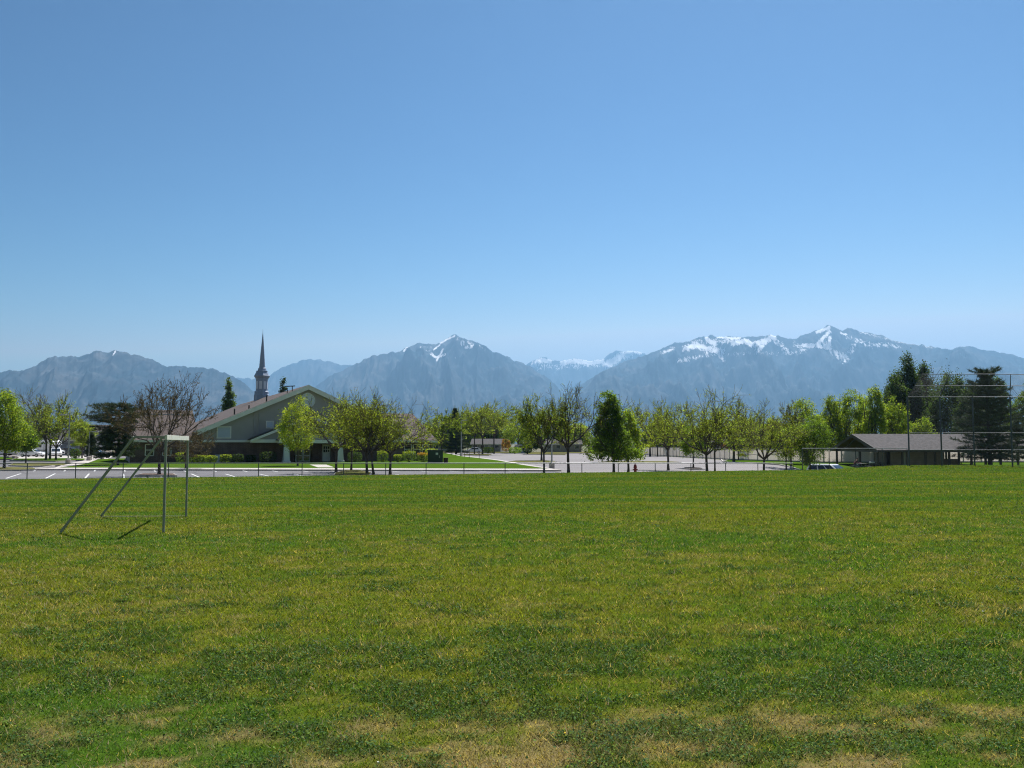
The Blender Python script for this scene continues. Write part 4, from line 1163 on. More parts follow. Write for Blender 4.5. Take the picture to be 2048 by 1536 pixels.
leafy_tree('bright green tree between the slim upright tree and the gable tree', 1677, 128, 800, 1654, 1702, 2.0, OVAL, LIME + BRIGHT, 114, 36, 0.18, group=gP, lobes=4, gap=0.22)
leafy_tree('bright green tree behind the ridge left of the tallest pavilion tree', 1722, 130, 790, 1704, 1748, 2.0, OVAL, LIME + BRIGHT, 114, 36, 0.18, group=gP, lobes=4, gap=0.22)
leafy_tree('tall dark green tree behind the backstop overhang', 1852, 176, 729, 1822, 1874, 2.5, OVAL, DARK, 200, 70, 0.3, lobes=3, gap=0.1, csize=0.7, droop=0.4, group='tall dark trees behind the pavilion')
leafy_tree('dark drooping tree between the second and third backstop poles', 1900, 160, 746, 1858, 1948, 2.5, OVAL, DARK, 210, 65, 0.28, lobes=5, gap=0.2, csize=0.7, droop=0.6, group='tall dark trees behind the pavilion')
pine_tree('large dark pine with an open whorled top behind the backstop', 1979, 98, 742, 1898, 2050, 0.9, [(0, 0.9), (0.25, 1.0), (0.5, 0.8), (0.72, 0.62), (0.84, 0.55), (0.88, 0.18), (0.93, 0.15), (0.96, 0.42), (1, 0.42)], 22, 9, 28, 0.34, upturn=0.25, girth=1.1, rise=0.5)
leafy_tree('dark tree filling the gap left of the large dark pine', 1940, 152, 768, 1914, 1972, 2.2, OVAL, DARK, 150, 60, 0.28, group='tall dark trees behind the pavilion', csize=0.6)
leafy_tree('mid green tree rising behind the large dark pine', 2000, 140, 750, 1966, 2026, 2.2, OVAL, MID, 150, 55, 0.22, group='tall dark trees behind the pavilion')
pine_tree('small dark pine under the right side of the large pine', 2035, 102, 840, 2004, 2064, 0.9, [(0, 1), (0.4, 0.8), (1, 0.15)], 9, 6, 24, 0.3)
leafy_tree('green tree cut by the right edge of the picture', 2046, 132, 764, 2018, 2090, 2.2, OVAL, MID, 170, 55, 0.2, group='tall dark trees behind the pavilion')
# behind the church
leafy_tree('narrow poplar rising behind the left church roof', 456, 210, 754, 441, 471, 2.0, COLUMN, MID, 150, 55, 0.3, lobes=5, gap=0.12, csize=0.5, spread=0.2, up=0.4, name='poplar_tree', group='poplars behind the church')
leafy_tree('narrow poplar behind the ridge of the church, left of the gable peak', 565, 215, 751, 556, 575, 2.0, COLUMN, DARK, 110, 50, 0.3, lobes=4, gap=0.12, csize=0.5, spread=0.2, up=0.4, name='poplar_tree', group='poplars behind the church')
# distant garden trees that close the view under the crowns
far_rows = [
    ('far olive tree behind the low roof right of the church', 846, 240, 846, 820, 878, OLIVE), ('far round tree left of the middle lamp pole top', 898, 262, 838, 872, 930, BRIGHT + OLIVE),
    ('far hazy green tree right of the spruce', 936, 285, 832, 912, 968, OLIVE), ('far green tree above the white car beyond the lot', 962, 300, 838, 935, 996, MID),
    ('far olive tree left of the orange shrub', 1004, 300, 836, 980, 1034, OLIVE), ('far dark round tree right of the white shed', 1062, 262, 848, 1036, 1092, MID),
    ('far green tree left of the bare vase tree', 1106, 290, 838, 1080, 1140, BRIGHT), ('far olive tree right of the bare vase tree', 1150, 285, 842, 1120, 1186, OLIVE),
    ('far green tree behind the pyramid tree', 1252, 270, 850, 1220, 1286, MID), ('far tree over the far end of the tan fence', 1318, 240, 838, 1284, 1352, OLIVE),
    ('far green garden tree over the tan fence left of the largest tree', 1366, 225, 846, 1338, 1400, BRIGHT), ('far garden tree behind the trunk of the largest tree', 1424, 215, 844, 1392, 1452, OLIVE),
    ('far garden tree over the tan fence by the thick trunk', 1486, 200, 840, 1450, 1522, MID), ('far garden tree over the tan fence by the leaning vase tree', 1544, 190, 838, 1508, 1582, OLIVE),
    ('far street tree behind the motorhome', 70, 230, 850, 30, 118, MID), ('far street tree left of the windswept pine', 190, 235, 852, 158, 222, DARK), ('far street tree on the left behind the pickup truck', 14, 235, 846, -30, 50, MID),
    ('far green tree behind the left wing of the church', 250, 190, 838, 218, 282, MID)]
for lab, px, Y, yt, xl, xr, cl in far_rows:
    leafy_tree(lab, px, Y, yt, xl, xr, 1.4, ROUND, cl, 110, 46, 0.5, levels=2, group='distant garden trees', csize=0.85, gap=0.05)

# ------------------------------------------------------------------ the goal
def goal():
    zb = gz(-9.2, 23.5)
    n0 = onplane(327, 1066, gz(-8.5, 21.5)); f0 = onplane(372, 1033.5, gz(-9.7, 26))
    n0.z = zb; f0.z = zb
    t = thing('football_goal', 'small netless football goal frame of peeling grey green metal on the grass', 'goal', n0)
    dX = (f0 - n0); dX.z = 0
    u = dX.normalized(); back = Vector((-u.y, u.x, 0))       # away from the mouth, to the left
    if back.x > 0: back = -back
    Hh = 2.44
    O = Vector((0, 0, 0)); P = Vector((dX.x, dX.y, 0))
    base_l = onplane(121, 1066.5, zb) - n0; base_r = onplane(202, 1034, zb) - n0
    top_back = Vector((base_l.x, base_l.y, 0)).normalized() * 0.80
    for q in (O, P):
        MB().bar(q + Vector((0, 0, -0.05)), q + Vector((0, 0, Hh)), 0.058, 0.058, up=(u.x, u.y, 0)).build('post', M['goal'], t, bevel=0.006)
    MB().bar(O + Vector((0, 0, Hh - 0.06)) - u * 0.03, P + Vector((0, 0, Hh - 0.06)) + u * 0.03, 0.06, 0.125).build('crossbar', M['goal_bar'], t, bevel=0.006)
    for q, bl in ((O, base_l), (P, base_r)):
        bl = Vector((bl.x, bl.y, 0)) if q is O else Vector((bl.x, bl.y, 0))
        tb = q + top_back + Vector((0, 0, Hh - 0.05))
        MB().bar(q + Vector((0, 0, Hh - 0.05)) + top_back * 0.04, tb, 0.05, 0.05).build('top_bar', M['goal'], t, bevel=0.005)
        MB().bar(tb, bl + Vector((0, 0, 0.02)), 0.056, 0.056).build('back_stay', M['goal'], t, bevel=0.005)
        if q is P: MB().bar(bl + Vector((0, 0, 0.02)), q + Vector((0, 0, 0.02)), 0.014, 0.014).build('ground_bar', M['goal_bar'], t)
goal()

# ------------------------------------------------------------------ fences
def mesh_panel(bld, p0, p1, z0, z1, gap, wire):
    """woven diamonds between two posts: thin wires running both ways"""
    p0 = Vector(p0); p1 = Vector(p1); d = p1 - p0; L = d.length; d.normalize()
    hgt = z1 - z0
    n = int((L + hgt) / gap)
    for s in (1, -1):
        for i in range(n):
            a = i * gap - hgt
            x0, x1 = a, a + hgt
            ya, yb = 0.0, hgt
            if x0 < 0: ya = -x0; x0 = 0
            if x1 > L: yb = hgt - (x1 - L); x1 = L
            if yb - ya < 0.05: continue
            if s == -1: q0 = (x0, hgt - ya); q1 = (x1, hgt - yb)
            else: q0 = (x0, ya); q1 = (x1, yb)
            A = p0 + d * q0[0]; B = p0 + d * q1[0]
            A = Vector((A.x, A.y, p0.z + (p1.z - p0.z) * q0[0] / L + z0 + q0[1])); B = Vector((B.x, B.y, p0.z + (p1.z - p0.z) * q1[0] / L + z0 + q1[1]))
            bld.tube([A, B], wire, 3, cap=False)

def pipe_fence(name, label, pts, height_px_y, post_r, rail_r, gap, wire, mats=('galv_dull', 'galv'), zbase=None, group=None, bottom=False, topz=None):
    P0 = pts[0]
    t = thing(name, label, 'fence', (P0[0], P0[1], 0), 0, group)
    o = Vector((P0[0], P0[1], 0))
    tops = []
    for (x, y) in pts:
        zt = topz(x, y)
        zb = gz(x, y) - 0.3
        MB().tube([Vector((x, y, zb)) - o, Vector((x, y, zt)) - o], post_r, 8).build('post', M[mats[0]], t, smooth=False)
        tops.append(Vector((x, y, zt)) - o)
    MB().tube(tops, rail_r, 8).build('top_rail', M[mats[1]], t)
    b = MB()
    for a, c in zip(tops[:-1], tops[1:]):
        h = min(height_px_y, 5)
        mesh_panel(b, (a.x, a.y, a.z), (c.x, c.y, c.z), -h, -0.02, gap, wire)
    b.build('chain_link', M['wire'], t)
    return t

low_px = [-150, -52, 44, 142, 238, 330, 422, 512, 600, 684, 769, 850.5, 927, 1010, 1090, 1165, 1238.5, 1313, 1385, 1455, 1520, 1591]
pts = []
for x in low_px:
    k = (x - 1024) / F / 1.0
    Y = 66 / (1 - 0.207 * k)
    pts.append((k * Y, Y + 0.9))
pipe_fence('low_pipe_fence', 'low chain link fence with a pipe top rail along the far edge of the field', pts, 0.95, 0.032, 0.028, 0.16, 0.0016,
           topz=lambda x, y: CAMZ + (887 - 926.2) / F * y, mats=('galv_dull', 'galv'))
wing = [at(1604, 897, 75.4), at(1658, 897, 76.5), at(1711, 897, 77.6), at(1764, 897, 78.7), at(1814, 897, 79.7)]
pipe_fence('tall_side_fence', 'taller chain link side fence reaching from the low fence to the backstop', [(p.x, p.y) for p in wing], 1.75, 0.036, 0.03, 0.16, 0.0018,
           topz=lambda x, y: CAMZ + (887 - 896.8) / F * y)

def backstop():
    poles = [(1817.5, 80.0), (1882.5, 81.0), (1948, 80.4), (2023.5, 77.0), (2098, 72.0)]
    base = [at(px, 887, Y) for px, Y in poles]
    o = Vector((base[0].x, base[0].y, gz(base[0].x, base[0].y)))
    t = thing('backstop', 'tall baseball backstop of steel poles and chain link with a leaning overhang', 'backstop', o)
    C = Vector((40.3, 69.5, 0))
    lv = {k: [] for k in ('low', 'mid', 'top', 'arm', 'end')}
    for (px, Y), p in zip(poles, base):
        z0 = gz(p.x, p.y) - 0.2
        zt = at(px, 794, Y).z
        q = Vector((p.x, p.y, 0)); d = (C - q).normalized()
        MB().tube([Vector((p.x, p.y, z0)) - o, Vector((p.x, p.y, zt)) - o], 0.07, 10).build('pole', M['galv_dull'], t)
        e = q + d * 1.75; e.z = at(px, 748.5, Y - 1.6).z
        s = Vector((p.x, p.y, zt)); m_ = s.lerp(e, 0.5)
        MB().tube([s - o, e - o], 0.03, 8).build('overhang_arm', M['galv_dull'], t)
        lv['low'].append(at(px, 900, Y) - o); lv['mid'].append(at(px, 866, Y) - o); lv['top'].append(s - o); lv['arm'].append(m_ - o); lv['end'].append(e - o)
    for k, r in (('low', 0.03), ('mid', 0.03), ('top', 0.034), ('arm', 0.03), ('end', 0.03)):
        MB().tube(lv[k], r, 8).build('rail', M['galv_rail'], t)
    b = MB()
    for i in range(4):
        a, c = lv['top'][i], lv['top'][i + 1]
        h = a.z - 0.05
        mesh_panel(b, (a.x, a.y, a.z), (c.x, c.y, c.z), -h, 0, 0.12, 0.0020)
    b.build('chain_link', M['wire'], t)
    b = MB()
    for i in range(4):
        # the overhang's mesh follows its slope
        p00, p10, p01, p11 = lv['top'][i], lv['top'][i + 1], lv['end'][i], lv['end'][i + 1]
        n = 26
        f = lambda u, v: (p00 * (1 - u) + p10 * u) * (1 - v) + (p01 * (1 - u) + p11 * u) * v
        for k in range(-n, n):
            u0, u1 = k / n, k / n + 1.0
            v0, v1 = 0.0, 1.0
            if u0 < 0: v0 = -u0; u0 = 0
            if u1 > 1: v1 = 1 - (u1 - 1); u1 = 1
            if v1 - v0 < 0.03: continue
            b.tube([f(u0, v0), f(u1, v1)], 0.0020, 3, cap=False)
            b.tube([f(u0, 1 - v0), f(u1, 1 - v1)], 0.0020, 3, cap=False)
    b.build('overhang_chain_link', M['wire'], t)
backstop()

def vinyl_fence():
    line = [(26.2, 236), (28.8, 205), (34.0, 137), (41.2, 116), (58, 117.5), (98, 121)]
    o = Vector((line[2][0], line[2][1], 0))
    t = thing('panel_fence', 'long tan vinyl privacy fence along the right side of the car park', 'fence', o)
    pst, pan, rail = MB(), MB(), MB()
    npost = 0
    for (x0, y0), (x1, y1) in zip(line[:-1], line[1:]):
        L = math.hypot(x1 - x0, y1 - y0); n = max(1, round(L / 2.44))
        for i in range(n):
            a = Vector((x0 + (x1 - x0) * i / n, y0 + (y1 - y0) * i / n, 0)); c = Vector((x0 + (x1 - x0) * (i + 1) / n, y0 + (y1 - y0) * (i + 1) / n, 0))
            za = float(lot_z(a.x, a.y)) + 0.05; zc = float(lot_z(c.x, c.y)) + 0.05
            z = (za + zc) / 2
            MB().box(Vector((a.x, a.y, za + 0.94)) - o, (0.13, 0.13, 2.0), math.atan2(y1 - y0, x1 - x0)).build('post', M['vinyl_post'], t) if npost < 98 else pst.box(Vector((a.x, a.y, za + 0.94)) - o, (0.13, 0.13, 2.0))
            npost += 1
            d = (c - a).normalized() * 0.066
            pan.bar(Vector((a.x, a.y, z + 0.92)) + d - o, Vector((c.x, c.y, z + 0.92)) - d - o, 0.04, 1.62)
            for zz in (0.1, 1.76):
                rail.bar(Vector((a.x, a.y, z + zz)) + d - o, Vector((c.x, c.y, z + zz)) - d - o, 0.07, 0.14)
    pan.build('panel', M['vinyl'], t); rail.build('rail', M['vinyl_post'], t)
vinyl_fence()

# ------------------------------------------------------------------ church
def church():
    z0 = -0.27
    t = thing('church', 'long taupe church with a brown roof, brick base, white porch and steeple', 'church', (-26.9, 115, z0), math.atan2(0.423, 0.906))
    S = 0.44; RZ = 10.1; HW = 13.0
    rz = lambda x: RZ - S * abs(x)
    # gable wall: brick below, a white belt, stucco above
    b = MB()
    b.prism([(-HW, 0, 2.8), (HW, 0, 2.8), (HW, 0, rz(HW) - 0.16), (0, 0, RZ - 0.16), (-HW, 0, rz(HW) - 0.16)], (0, 0.3, 0))
    b.box((-HW + 0.15, 31, 3.5), (0.3, 61.4, 1.4)); b.box((HW - 0.15, 31, 3.5), (0.3, 61.4, 1.4))
    b.prism([(-HW, 61.7, 0), (HW, 61.7, 0), (HW, 61.7, rz(HW) - 0.2), (0, 61.7, RZ - 0.2), (-HW, 61.7, rz(HW) - 0.2)], (0, 0.3, 0))
    b.build('gable_wall', M['stucco'], t)
    b = MB()
    for x0, x1 in ((-HW - 0.05, -1.62), (0.62, 2.02), (3.18, HW + 0.05)):
        b.box(((x0 + x1) / 2, 0.1, 1.2), (x1 - x0, 0.4, 2.8))
    b.box((-0.5, 0.1, 2.45), (2.24, 0.4, 0.3)); b.box((2.6, 0.1, 2.45), (1.16, 0.4, 0.3))
    b.box((-HW, 31, 1.2), (0.4, 61, 2.8)); b.box((HW, 31, 1.2), (0.4, 61, 2.8))
    b.build('brick_base', M['brick'], t)
    MB().box((0, -0.03, 2.72), (2 * HW + 0.2, 0.46, 0.3)).build('belt_course', M['trim'], t, bevel=0.02)
    # roof slabs, 0.16 thick, with white rake boards at the front
    ov = 0.75
    for sgn in (-1, 1):
        xe = sgn * (HW + ov)
        b = MB(); b.prism([(0, -0.55, RZ), (xe, -0.55, rz(xe)), (xe, -0.55, rz(xe) - 0.16), (0, -0.55, RZ - 0.16)], (0, 63, 0))
        b.build('roof', M['shingle'], t)
        b = MB(); b.prism([(0, -0.62, RZ - 0.02), (xe, -0.62, rz(xe) - 0.02), (xe, -0.62, rz(xe) - 0.62), (0, -0.62, RZ - 0.62)], (0, 0.066, 0))
        b.build('rake_board', M['trim'], t)
        b = MB(); b.box((xe + sgn * 0.03, 30.9, rz(xe) - 0.18), (0.05, 62.8, 0.3)); b.build('fascia', M['trim'], t)
        b = MB(); b.prism([(sgn * HW, -0.5, rz(HW) - 0.62), (xe, -0.5, rz(xe) - 0.36), (xe, -0.5, rz(xe) - 0.42), (sgn * HW, -0.5, rz(HW) - 0.68)], (0, 0.5, 0)); b.build('soffit', M['trim'], t)
    # ogee window under the peak
    n = 20; pts = []
    for i in range(n):
        a = math.pi / 2 + 2 * math.pi * i / n
        r = 0.98 * (1 + 0.10 * max(0, math.cos(a - math.pi / 2)) ** 9)
        pts.append((r * math.cos(a) * 0.98, -0.055, 8.05 + r * math.sin(a) * 0.95))
    b = MB(); b.prism(pts, (0, 0.05, 0)); wn = b.build('window', M['blue_glass'], t)
    b = MB()
    for i in range(n):
        a, c = Vector(pts[i]), Vector(pts[(i + 1) % n]); b.bar(a, c, 0.09, 0.09)
    b.build('window_frame', M['trim'], wn)
    for x, z, w_, h_ in ((-10.43, 3.82, 1.62, 1.4), (-4.8, 4.85, 0.85, 0.85)):
        b = MB()
        for sx in (-1, 1): b.box((x + sx * (w_ / 2), -0.05, z), (0.13, 0.1, h_ + 0.13))
        for sz in (-1, 1): b.box((x, -0.05, z + sz * (h_ / 2)), (w_ - 0.13, 0.1, 0.13))
        lf = b.build('louver', M['trim'], t)
        b = MB(); nn = int(h_ / 0.12)
        for i in range(nn):
            zz = z - h_ / 2 + 0.1 + i * (h_ - 0.16) / nn
            b.prism([(x - w_ / 2 + 0.07, -0.05, zz), (x + w_ / 2 - 0.07, -0.05, zz), (x + w_ / 2 - 0.07, -0.012, zz + 0.09), (x - w_ / 2 + 0.07, -0.012, zz + 0.09)], (0, 0.01, 0))
        b.build('slats', M['blue_glass'], lf)
    for x in (-6.75, -6.2):
        MB().box((x, -0.05, (2.9 + rz(x) - 0.7) / 2), (0.12, 0.1, rz(x) - 0.7 - 2.9)).build('downpipe', M['stucco'], t)
    # double door and side door
    for x, w_ in ((-0.97, 0.94), (0.02, 0.94)):
        fr = MB()
        for sx in (-1, 1): fr.box((x + sx * (w_ / 2 - 0.05), 0.12, 1.15), (0.1, 0.08, 2.3))
        for zz in (0.12, 0.85, 2.2): fr.box((x, 0.121, zz), (w_ - 0.2, 0.08, 0.16 if zz > 1 else 0.14))
        d = fr.build('door', M['trim'], t)
        MB().box((x, 0.13, 1.2), (w_ - 0.12, 0.03, 2.2)).build('door_glass', M['glass'], d)
        MB().box((x + (0.3 if x < -0.5 else -0.3), 0.05, 1.05), (0.03, 0.05, 0.35)).build('handle', M['galv'], d)
    d = MB().box((2.6, 0.12, 1.15), (1.1, 0.08, 2.3)).build('side_door', M['trim'], t)
    b = MB()
    for i in range(3):
        for j in range(2): b.box((2.6 - 0.28 + 0.28 * i, 0.075, 1.45 + 0.42 * j), (0.22, 0.02, 0.34))
    b.build('door_glass', M['glass'], d)
    # porch: broad gable over a beam, a smaller gable before it on two tapered columns
    def gable(x1, zE, y0, y1, name):
        zA = zE + x1 * 0.42
        b = MB(); b.prism([(-x1 + 0.35, y0 + 0.12, zE), (x1 - 0.35, y0 + 0.12, zE), (0, y0 + 0.12, zA - 0.2)], (0, 0.1, 0)); b.build('pediment', M['stucco'], t)
        for sg in (-1, 1):
            b = MB(); b.prism([(0, y0 - 0.25, zA + 0.12), (sg * (x1 + 0.25), y0 - 0.25, zE + 0.02), (sg * (x1 + 0.25), y0 - 0.25, zE - 0.08), (0, y0 - 0.25, zA + 0.02)], (0, y1 - y0 + 0.2, 0)); b.build('porch_roof', M['dark_metal'], t)
            b = MB(); b.prism([(0, y0 - 0.30, zA + 0.02), (sg * (x1 + 0.25), y0 - 0.30, zE - 0.08), (sg * (x1 + 0.25), y0 - 0.30, zE - 0.38), (0, y0 - 0.30, zA - 0.34)], (0, 0.045, 0)); b.build('porch_rake', M['trim'], t)
        b = MB(); b.box((0, y0 + 0.1, zE - 0.22), (2 * x1, 0.4, 0.42))
        for sg in (-1, 1): b.box((sg * (x1 - 0.2), (y0 + y1) / 2 + 0.1, zE - 0.22), (0.36, y1 - y0 - 0.4, 0.416))
        b.build('porch_beam', M['trim'], t, bevel=0.02)
    gable(7.3, 2.95, -2.3, -0.1, 'porch')
    gable(4.2, 2.88, -4.4, -2.0, 'porch')
    for x in (-3.4, 3.4):
        b = MB(); b.box((x, -4.1, 1.25), (0.78, 0.78, 2.0), 0, 0.72); c = b.build('column', M['trim'], t, bevel=0.02)
        MB().box((x, -4.1, 0.12), (0.98, 0.98, 0.26)).build('plinth', M['trim'], c, bevel=0.02)
        MB().box((x, -4.1, 2.35), (0.76, 0.76, 0.19)).build('capital', M['trim'], c, bevel=0.02)
    MB().box((0, -2.4, -0.03), (9.4, 4.4, 0.1)).build('porch_floor', M['concrete'], t)
    # cross wings with their own ridge behind the gable
    yE, yR, zE2, zR2 = 0.6, 11.6, 2.85, 6.95
    for sg in (-1, 1):
        x0, x1 = sg * (HW + 0.22), (17.9 if sg > 0 else -21.2)
        xm, wd = (x0 + x1) / 2, abs(x1 - x0)
        MB().box((xm, yE + 0.9, 1.35), (wd, 0.3, 3.1)).build('wing_wall', M['brick'], t)
        b = MB(); b.prism([(x1, yE + 0.8, -0.2), (x1, 2 * yR - yE - 0.8, -0.2), (x1, 2 * yR - yE - 0.8, zE2 - 0.05), (x1, yR, zR2 - 0.25), (x1, yE + 0.8, zE2 - 0.05)], (-sg * 0.3, 0, 0)); b.build('wing_wall', M['stucco'], t)
        xo = x1 + sg * 0.5
        for ya in (yE, 2 * yR - yE):
            b = MB(); b.prism([(x0, ya, zE2), (x0, yR, zR2), (x0, yR, zR2 - 0.15), (x0, ya, zE2 - 0.15)], (xo - x0, 0, 0)); b.build('wing_roof', M['shingle'], t)
        MB().box(((x0 + xo) / 2, yE - 0.03, zE2 - 0.14), (abs(xo - x0), 0.05, 0.28)).build('fascia', M['trim'], t)
        yy = 9.7; zz = zE2 + (zR2 - zE2) * (yy - yE) / (yR - yE)
        MB().box((xm - sg * 0.3, yy, zz + 0.06), (wd - 1.2, 0.16, 0.10)).build('roof_flashing', M['trim'], t)
        for x in ((14.3, 15.6, 16.9) if sg > 0 else (-15.0, -17.0, -19.0)):
            f = MB()
            for s2 in (-1, 1): f.box((x + s2 * 0.48, yE + 0.72, 1.62), (0.1, 0.06, 1.4))
            for z2 in (0.92, 1.62, 2.32): f.box((x, yE + 0.721, z2), (0.86, 0.06, 0.09))
            wf = f.build('window', M['trim'], t)
            MB().box((x, yE + 0.738, 1.62), (0.9, 0.02, 1.36)).build('pane', M['glass'], wf)
    # roof vents
    for i, x in enumerate((-9.0, -7.2, -5.0)):
        MB().tube([(x, 1.6, rz(x) - 0.1), (x, 1.6, rz(x) + (0.75, 0.45, 0.8)[i])], 0.09, 8).build('vent_pipe', M['dark_metal'], t)
    b = MB()
    for x in (-2.35, -1.7): b.tube([(x, 1.6, rz(x) - 0.1), (x, 1.6, rz(x) + 0.7)], 0.06, 6)
    b.bar((-2.7, 1.6, rz(-2) + 0.72), (-1.35, 1.6, rz(-2) + 0.82), 0.08, 0.12); b.build('vent_frame', M['dark_metal'], t)
    # steeple on the ridge
    y = 37.0
    SZ = lambda z: (z - 2.42) * 1.038 + 2.42
    def octa(prof): return MB().lathe([(r, SZ(z)) for r, z in prof], 8, (0, y, 0))
    st = octa([(1.28, 8.6), (1.28, 10.35), (1.20, 10.45), (1.20, 10.86), (1.06, 11.0)]).build('steeple', M['steeple'], t)
    octa([(1.0, 10.9), (1.0, 12.85), (1.06, 12.95), (1.06, 13.1)]).build('lantern', M['steeple'], st)
    octa([(1.08, 13.08), (1.28, 13.3), (1.32, 13.5), (1.22, 13.62), (1.0, 14.05), (0.97, 14.3), (0.72, 14.34), (0.68, 14.72), (0.54, 14.8)]).build('cornice', M['steeple'], st)
    octa([(0.52, 14.78), (0.30, 17.6), (0.055, 20.4)]).build('spire', M['steeple'], st)
    MB().tube([(0, y, SZ(20.3)), (0, y, SZ(21.2))], [0.045, 0.015], 6).build('finial', M['galv'], st)
    b = MB()
    for k in range(8):
        a = math.pi / 8 + k * math.pi / 4
        cx_, cy_ = math.cos(a) * 0.935, y + math.sin(a) * 0.935
        b.box((cx_, cy_, SZ(11.95)), (0.03, 0.46, 1.3), a)
    b.build('lantern_panels', M['blue_glass'], st)
church()

# hedge plants along the church, low plants and rocks on its lawn
HEDGE_Y = [('round hedge shrub with a bright top, first from the left along the church', 352, 388, 903, 105), ('low hedge shrub right of the first bright one along the church', 386, 411, 909, 106), ('low hedge shrub left of the pale box by the church wall', 409, 436, 910, 106.5),
           ('clipped hedge shrub right of the pale box by the church wall', 440, 465, 908, 107.5), ('dark hedge shrub midway between the pale box and the porch', 466, 490, 907, 108), ('dark low hedge shrub just left of the porch corner', 491, 513, 909, 109), ('large dark shrub in the shade under the porch beam', 519, 556, 902, 109),
           ('dark shrub in the shade right of the right porch column', 694, 726, 903, 112.5), ('rounded hedge shrub between the leaning pair and the wide tree', 753, 778, 900, 113), ('low hedge shrub just right of the wide tree trunk', 786, 806, 908, 113), ('clipped tall hedge shrub under the church window', 803, 834, 901, 113.5), ('orange tipped hedge shrub behind the utility cabinet', 833, 858, 904, 112.5)]
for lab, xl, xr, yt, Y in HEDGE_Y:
    dark = 'dark' in lab  # light put into the tints: sunlit hedges get pale tops, shaded ones darker leaves
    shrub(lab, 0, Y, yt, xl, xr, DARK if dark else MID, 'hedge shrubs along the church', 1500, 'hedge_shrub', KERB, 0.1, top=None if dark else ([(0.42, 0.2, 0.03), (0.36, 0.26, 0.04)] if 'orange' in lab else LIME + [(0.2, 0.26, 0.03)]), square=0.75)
shrub('pale yellow green bush rising over the utility cabinet', 0, 115, 896, 848, 878, LIME, 'hedge shrubs along the church', 1500, 'hedge_shrub', KERB, 0.12)
shrub('low yellow green plant left of the rocks on the church lawn', 0, 124, 911, 266, 292, LIME, None, 700, 'low_plant', KERB, 0.12, cat='plant')
shrub('low yellow green plant right of the rocks on the church lawn', 0, 122, 912, 302, 316, LIME, None, 500, 'low_plant', KERB, 0.12, cat='plant')
shrub('bright green low bush right of the white shed beyond the car park', 0, 215, 894, 1016, 1044, BRIGHT, None, 900, 'bush', KERB, 0.25)
shrub('orange brown budding bush above the white shed roof', 0, 250, 876, 1002, 1022, [(0.28, 0.12, 0.04), (0.22, 0.15, 0.05)], None, 900, 'bush', KERB, 0.25)
shrub('dark evergreen bush left of the slender corner tree', 0, 205, 878, 1044, 1066, DARK, None, 1400, 'bush', KERB, 0.25)
shrub('brown green hedge beside the white car beyond the lot', 0, 222, 894, 962, 990, OLIVE + MID, None, 900, 'bush', KERB, 0.25, square=0.8)
shrub('red leaved bush behind the tan fence right of the thin forked tree', 0, 146, 884, 1446, 1462, [(0.2, 0.05, 0.03), (0.14, 0.06, 0.035)], None, 900, 'bush', KERB, 0.18)
for lab, px, Y, s in (('wide flat rock at the left end of the church lawn planting', 262, 122, 0.8), ('small rock between the low yellow plants', 296, 121, 0.55), ('large boulder by the driveway on the far left', 25, 143, 0.9)):
    rng = random.Random(int(px)); a, _ = ray(px, 887); X = a * Y
    bm = bmesh.new(); bmesh.ops.create_icosphere(bm, subdivisions=2, radius=1)
    for v in bm.verts: v.co *= 1 + rng.uniform(-0.2, 0.2); v.co = Vector((v.co.x * s, v.co.y * s * 0.7, v.co.z * s * 0.42))
    me = bpy.data.meshes.new('rock'); bm.to_mesh(me); bm.free()
    o = add_mesh('rock', me, M['rock']); o.location = (X, Y, gz(X, Y) + KERB + 0.08)
    tag(o, lab, 'rock')

def cabinet():
    X, Y = (871 - 1024) / F * 108.5, 108.5
    t = thing('utility_cabinet', 'dark green utility cabinet on the church lawn', 'utility cabinet', (X, Y, gz(X, Y) + KERB), 0.12)
    MB().box((0, 0, 0.04), (2.1, 1.5, 0.12)).build('pad', M['concrete'], t)
    MB().box((0, 0, 0.82), (1.85, 1.25, 1.46)).build('body', M['cabinet'], t, bevel=0.03)
    MB().box((0, 0, 1.585), (1.95, 1.35, 0.07)).build('lid', M['cabinet'], t, bevel=0.02)
    MB().box((0.18, -0.635, 1.15), (0.3, 0.012, 0.26)).build('warning_plate', M['trim'], t)
    MB().box((0.5, -0.64, 0.78), (0.12, 0.03, 0.3)).build('handle', M['galv'], t)
    X2 = (892 - 1024) / F * 108.8
    t2 = thing('meter_box', 'small brown box standing at the right side of the green cabinet', 'utility box', (X2, 108.8, gz(X2, 108.8) + KERB))
    MB().box((0, 0, 0.3), (0.55, 0.5, 0.62)).build('body', M['box_brown'], t2, bevel=0.02)
    MB().box((0, 0, 0.63), (0.62, 0.56, 0.05)).build('lid', M['box_brown'], t2, bevel=0.01)
    X3 = (437.5 - 1024) / F * 109.5
    t3 = thing('pale_box', 'pale grey service box between the hedge shrubs by the church wall', 'utility box', (X3, 109.5, gz(X3, 109.5) + KERB), 0.436)
    MB().box((0, 0, 0.45), (0.6, 0.45, 0.95)).build('body', M['siding_white'], t3, bevel=0.02)
    MB().box((0, 0, 0.94), (0.66, 0.5, 0.04)).build('lid', M['siding_white'], t3, bevel=0.01)
cabinet()

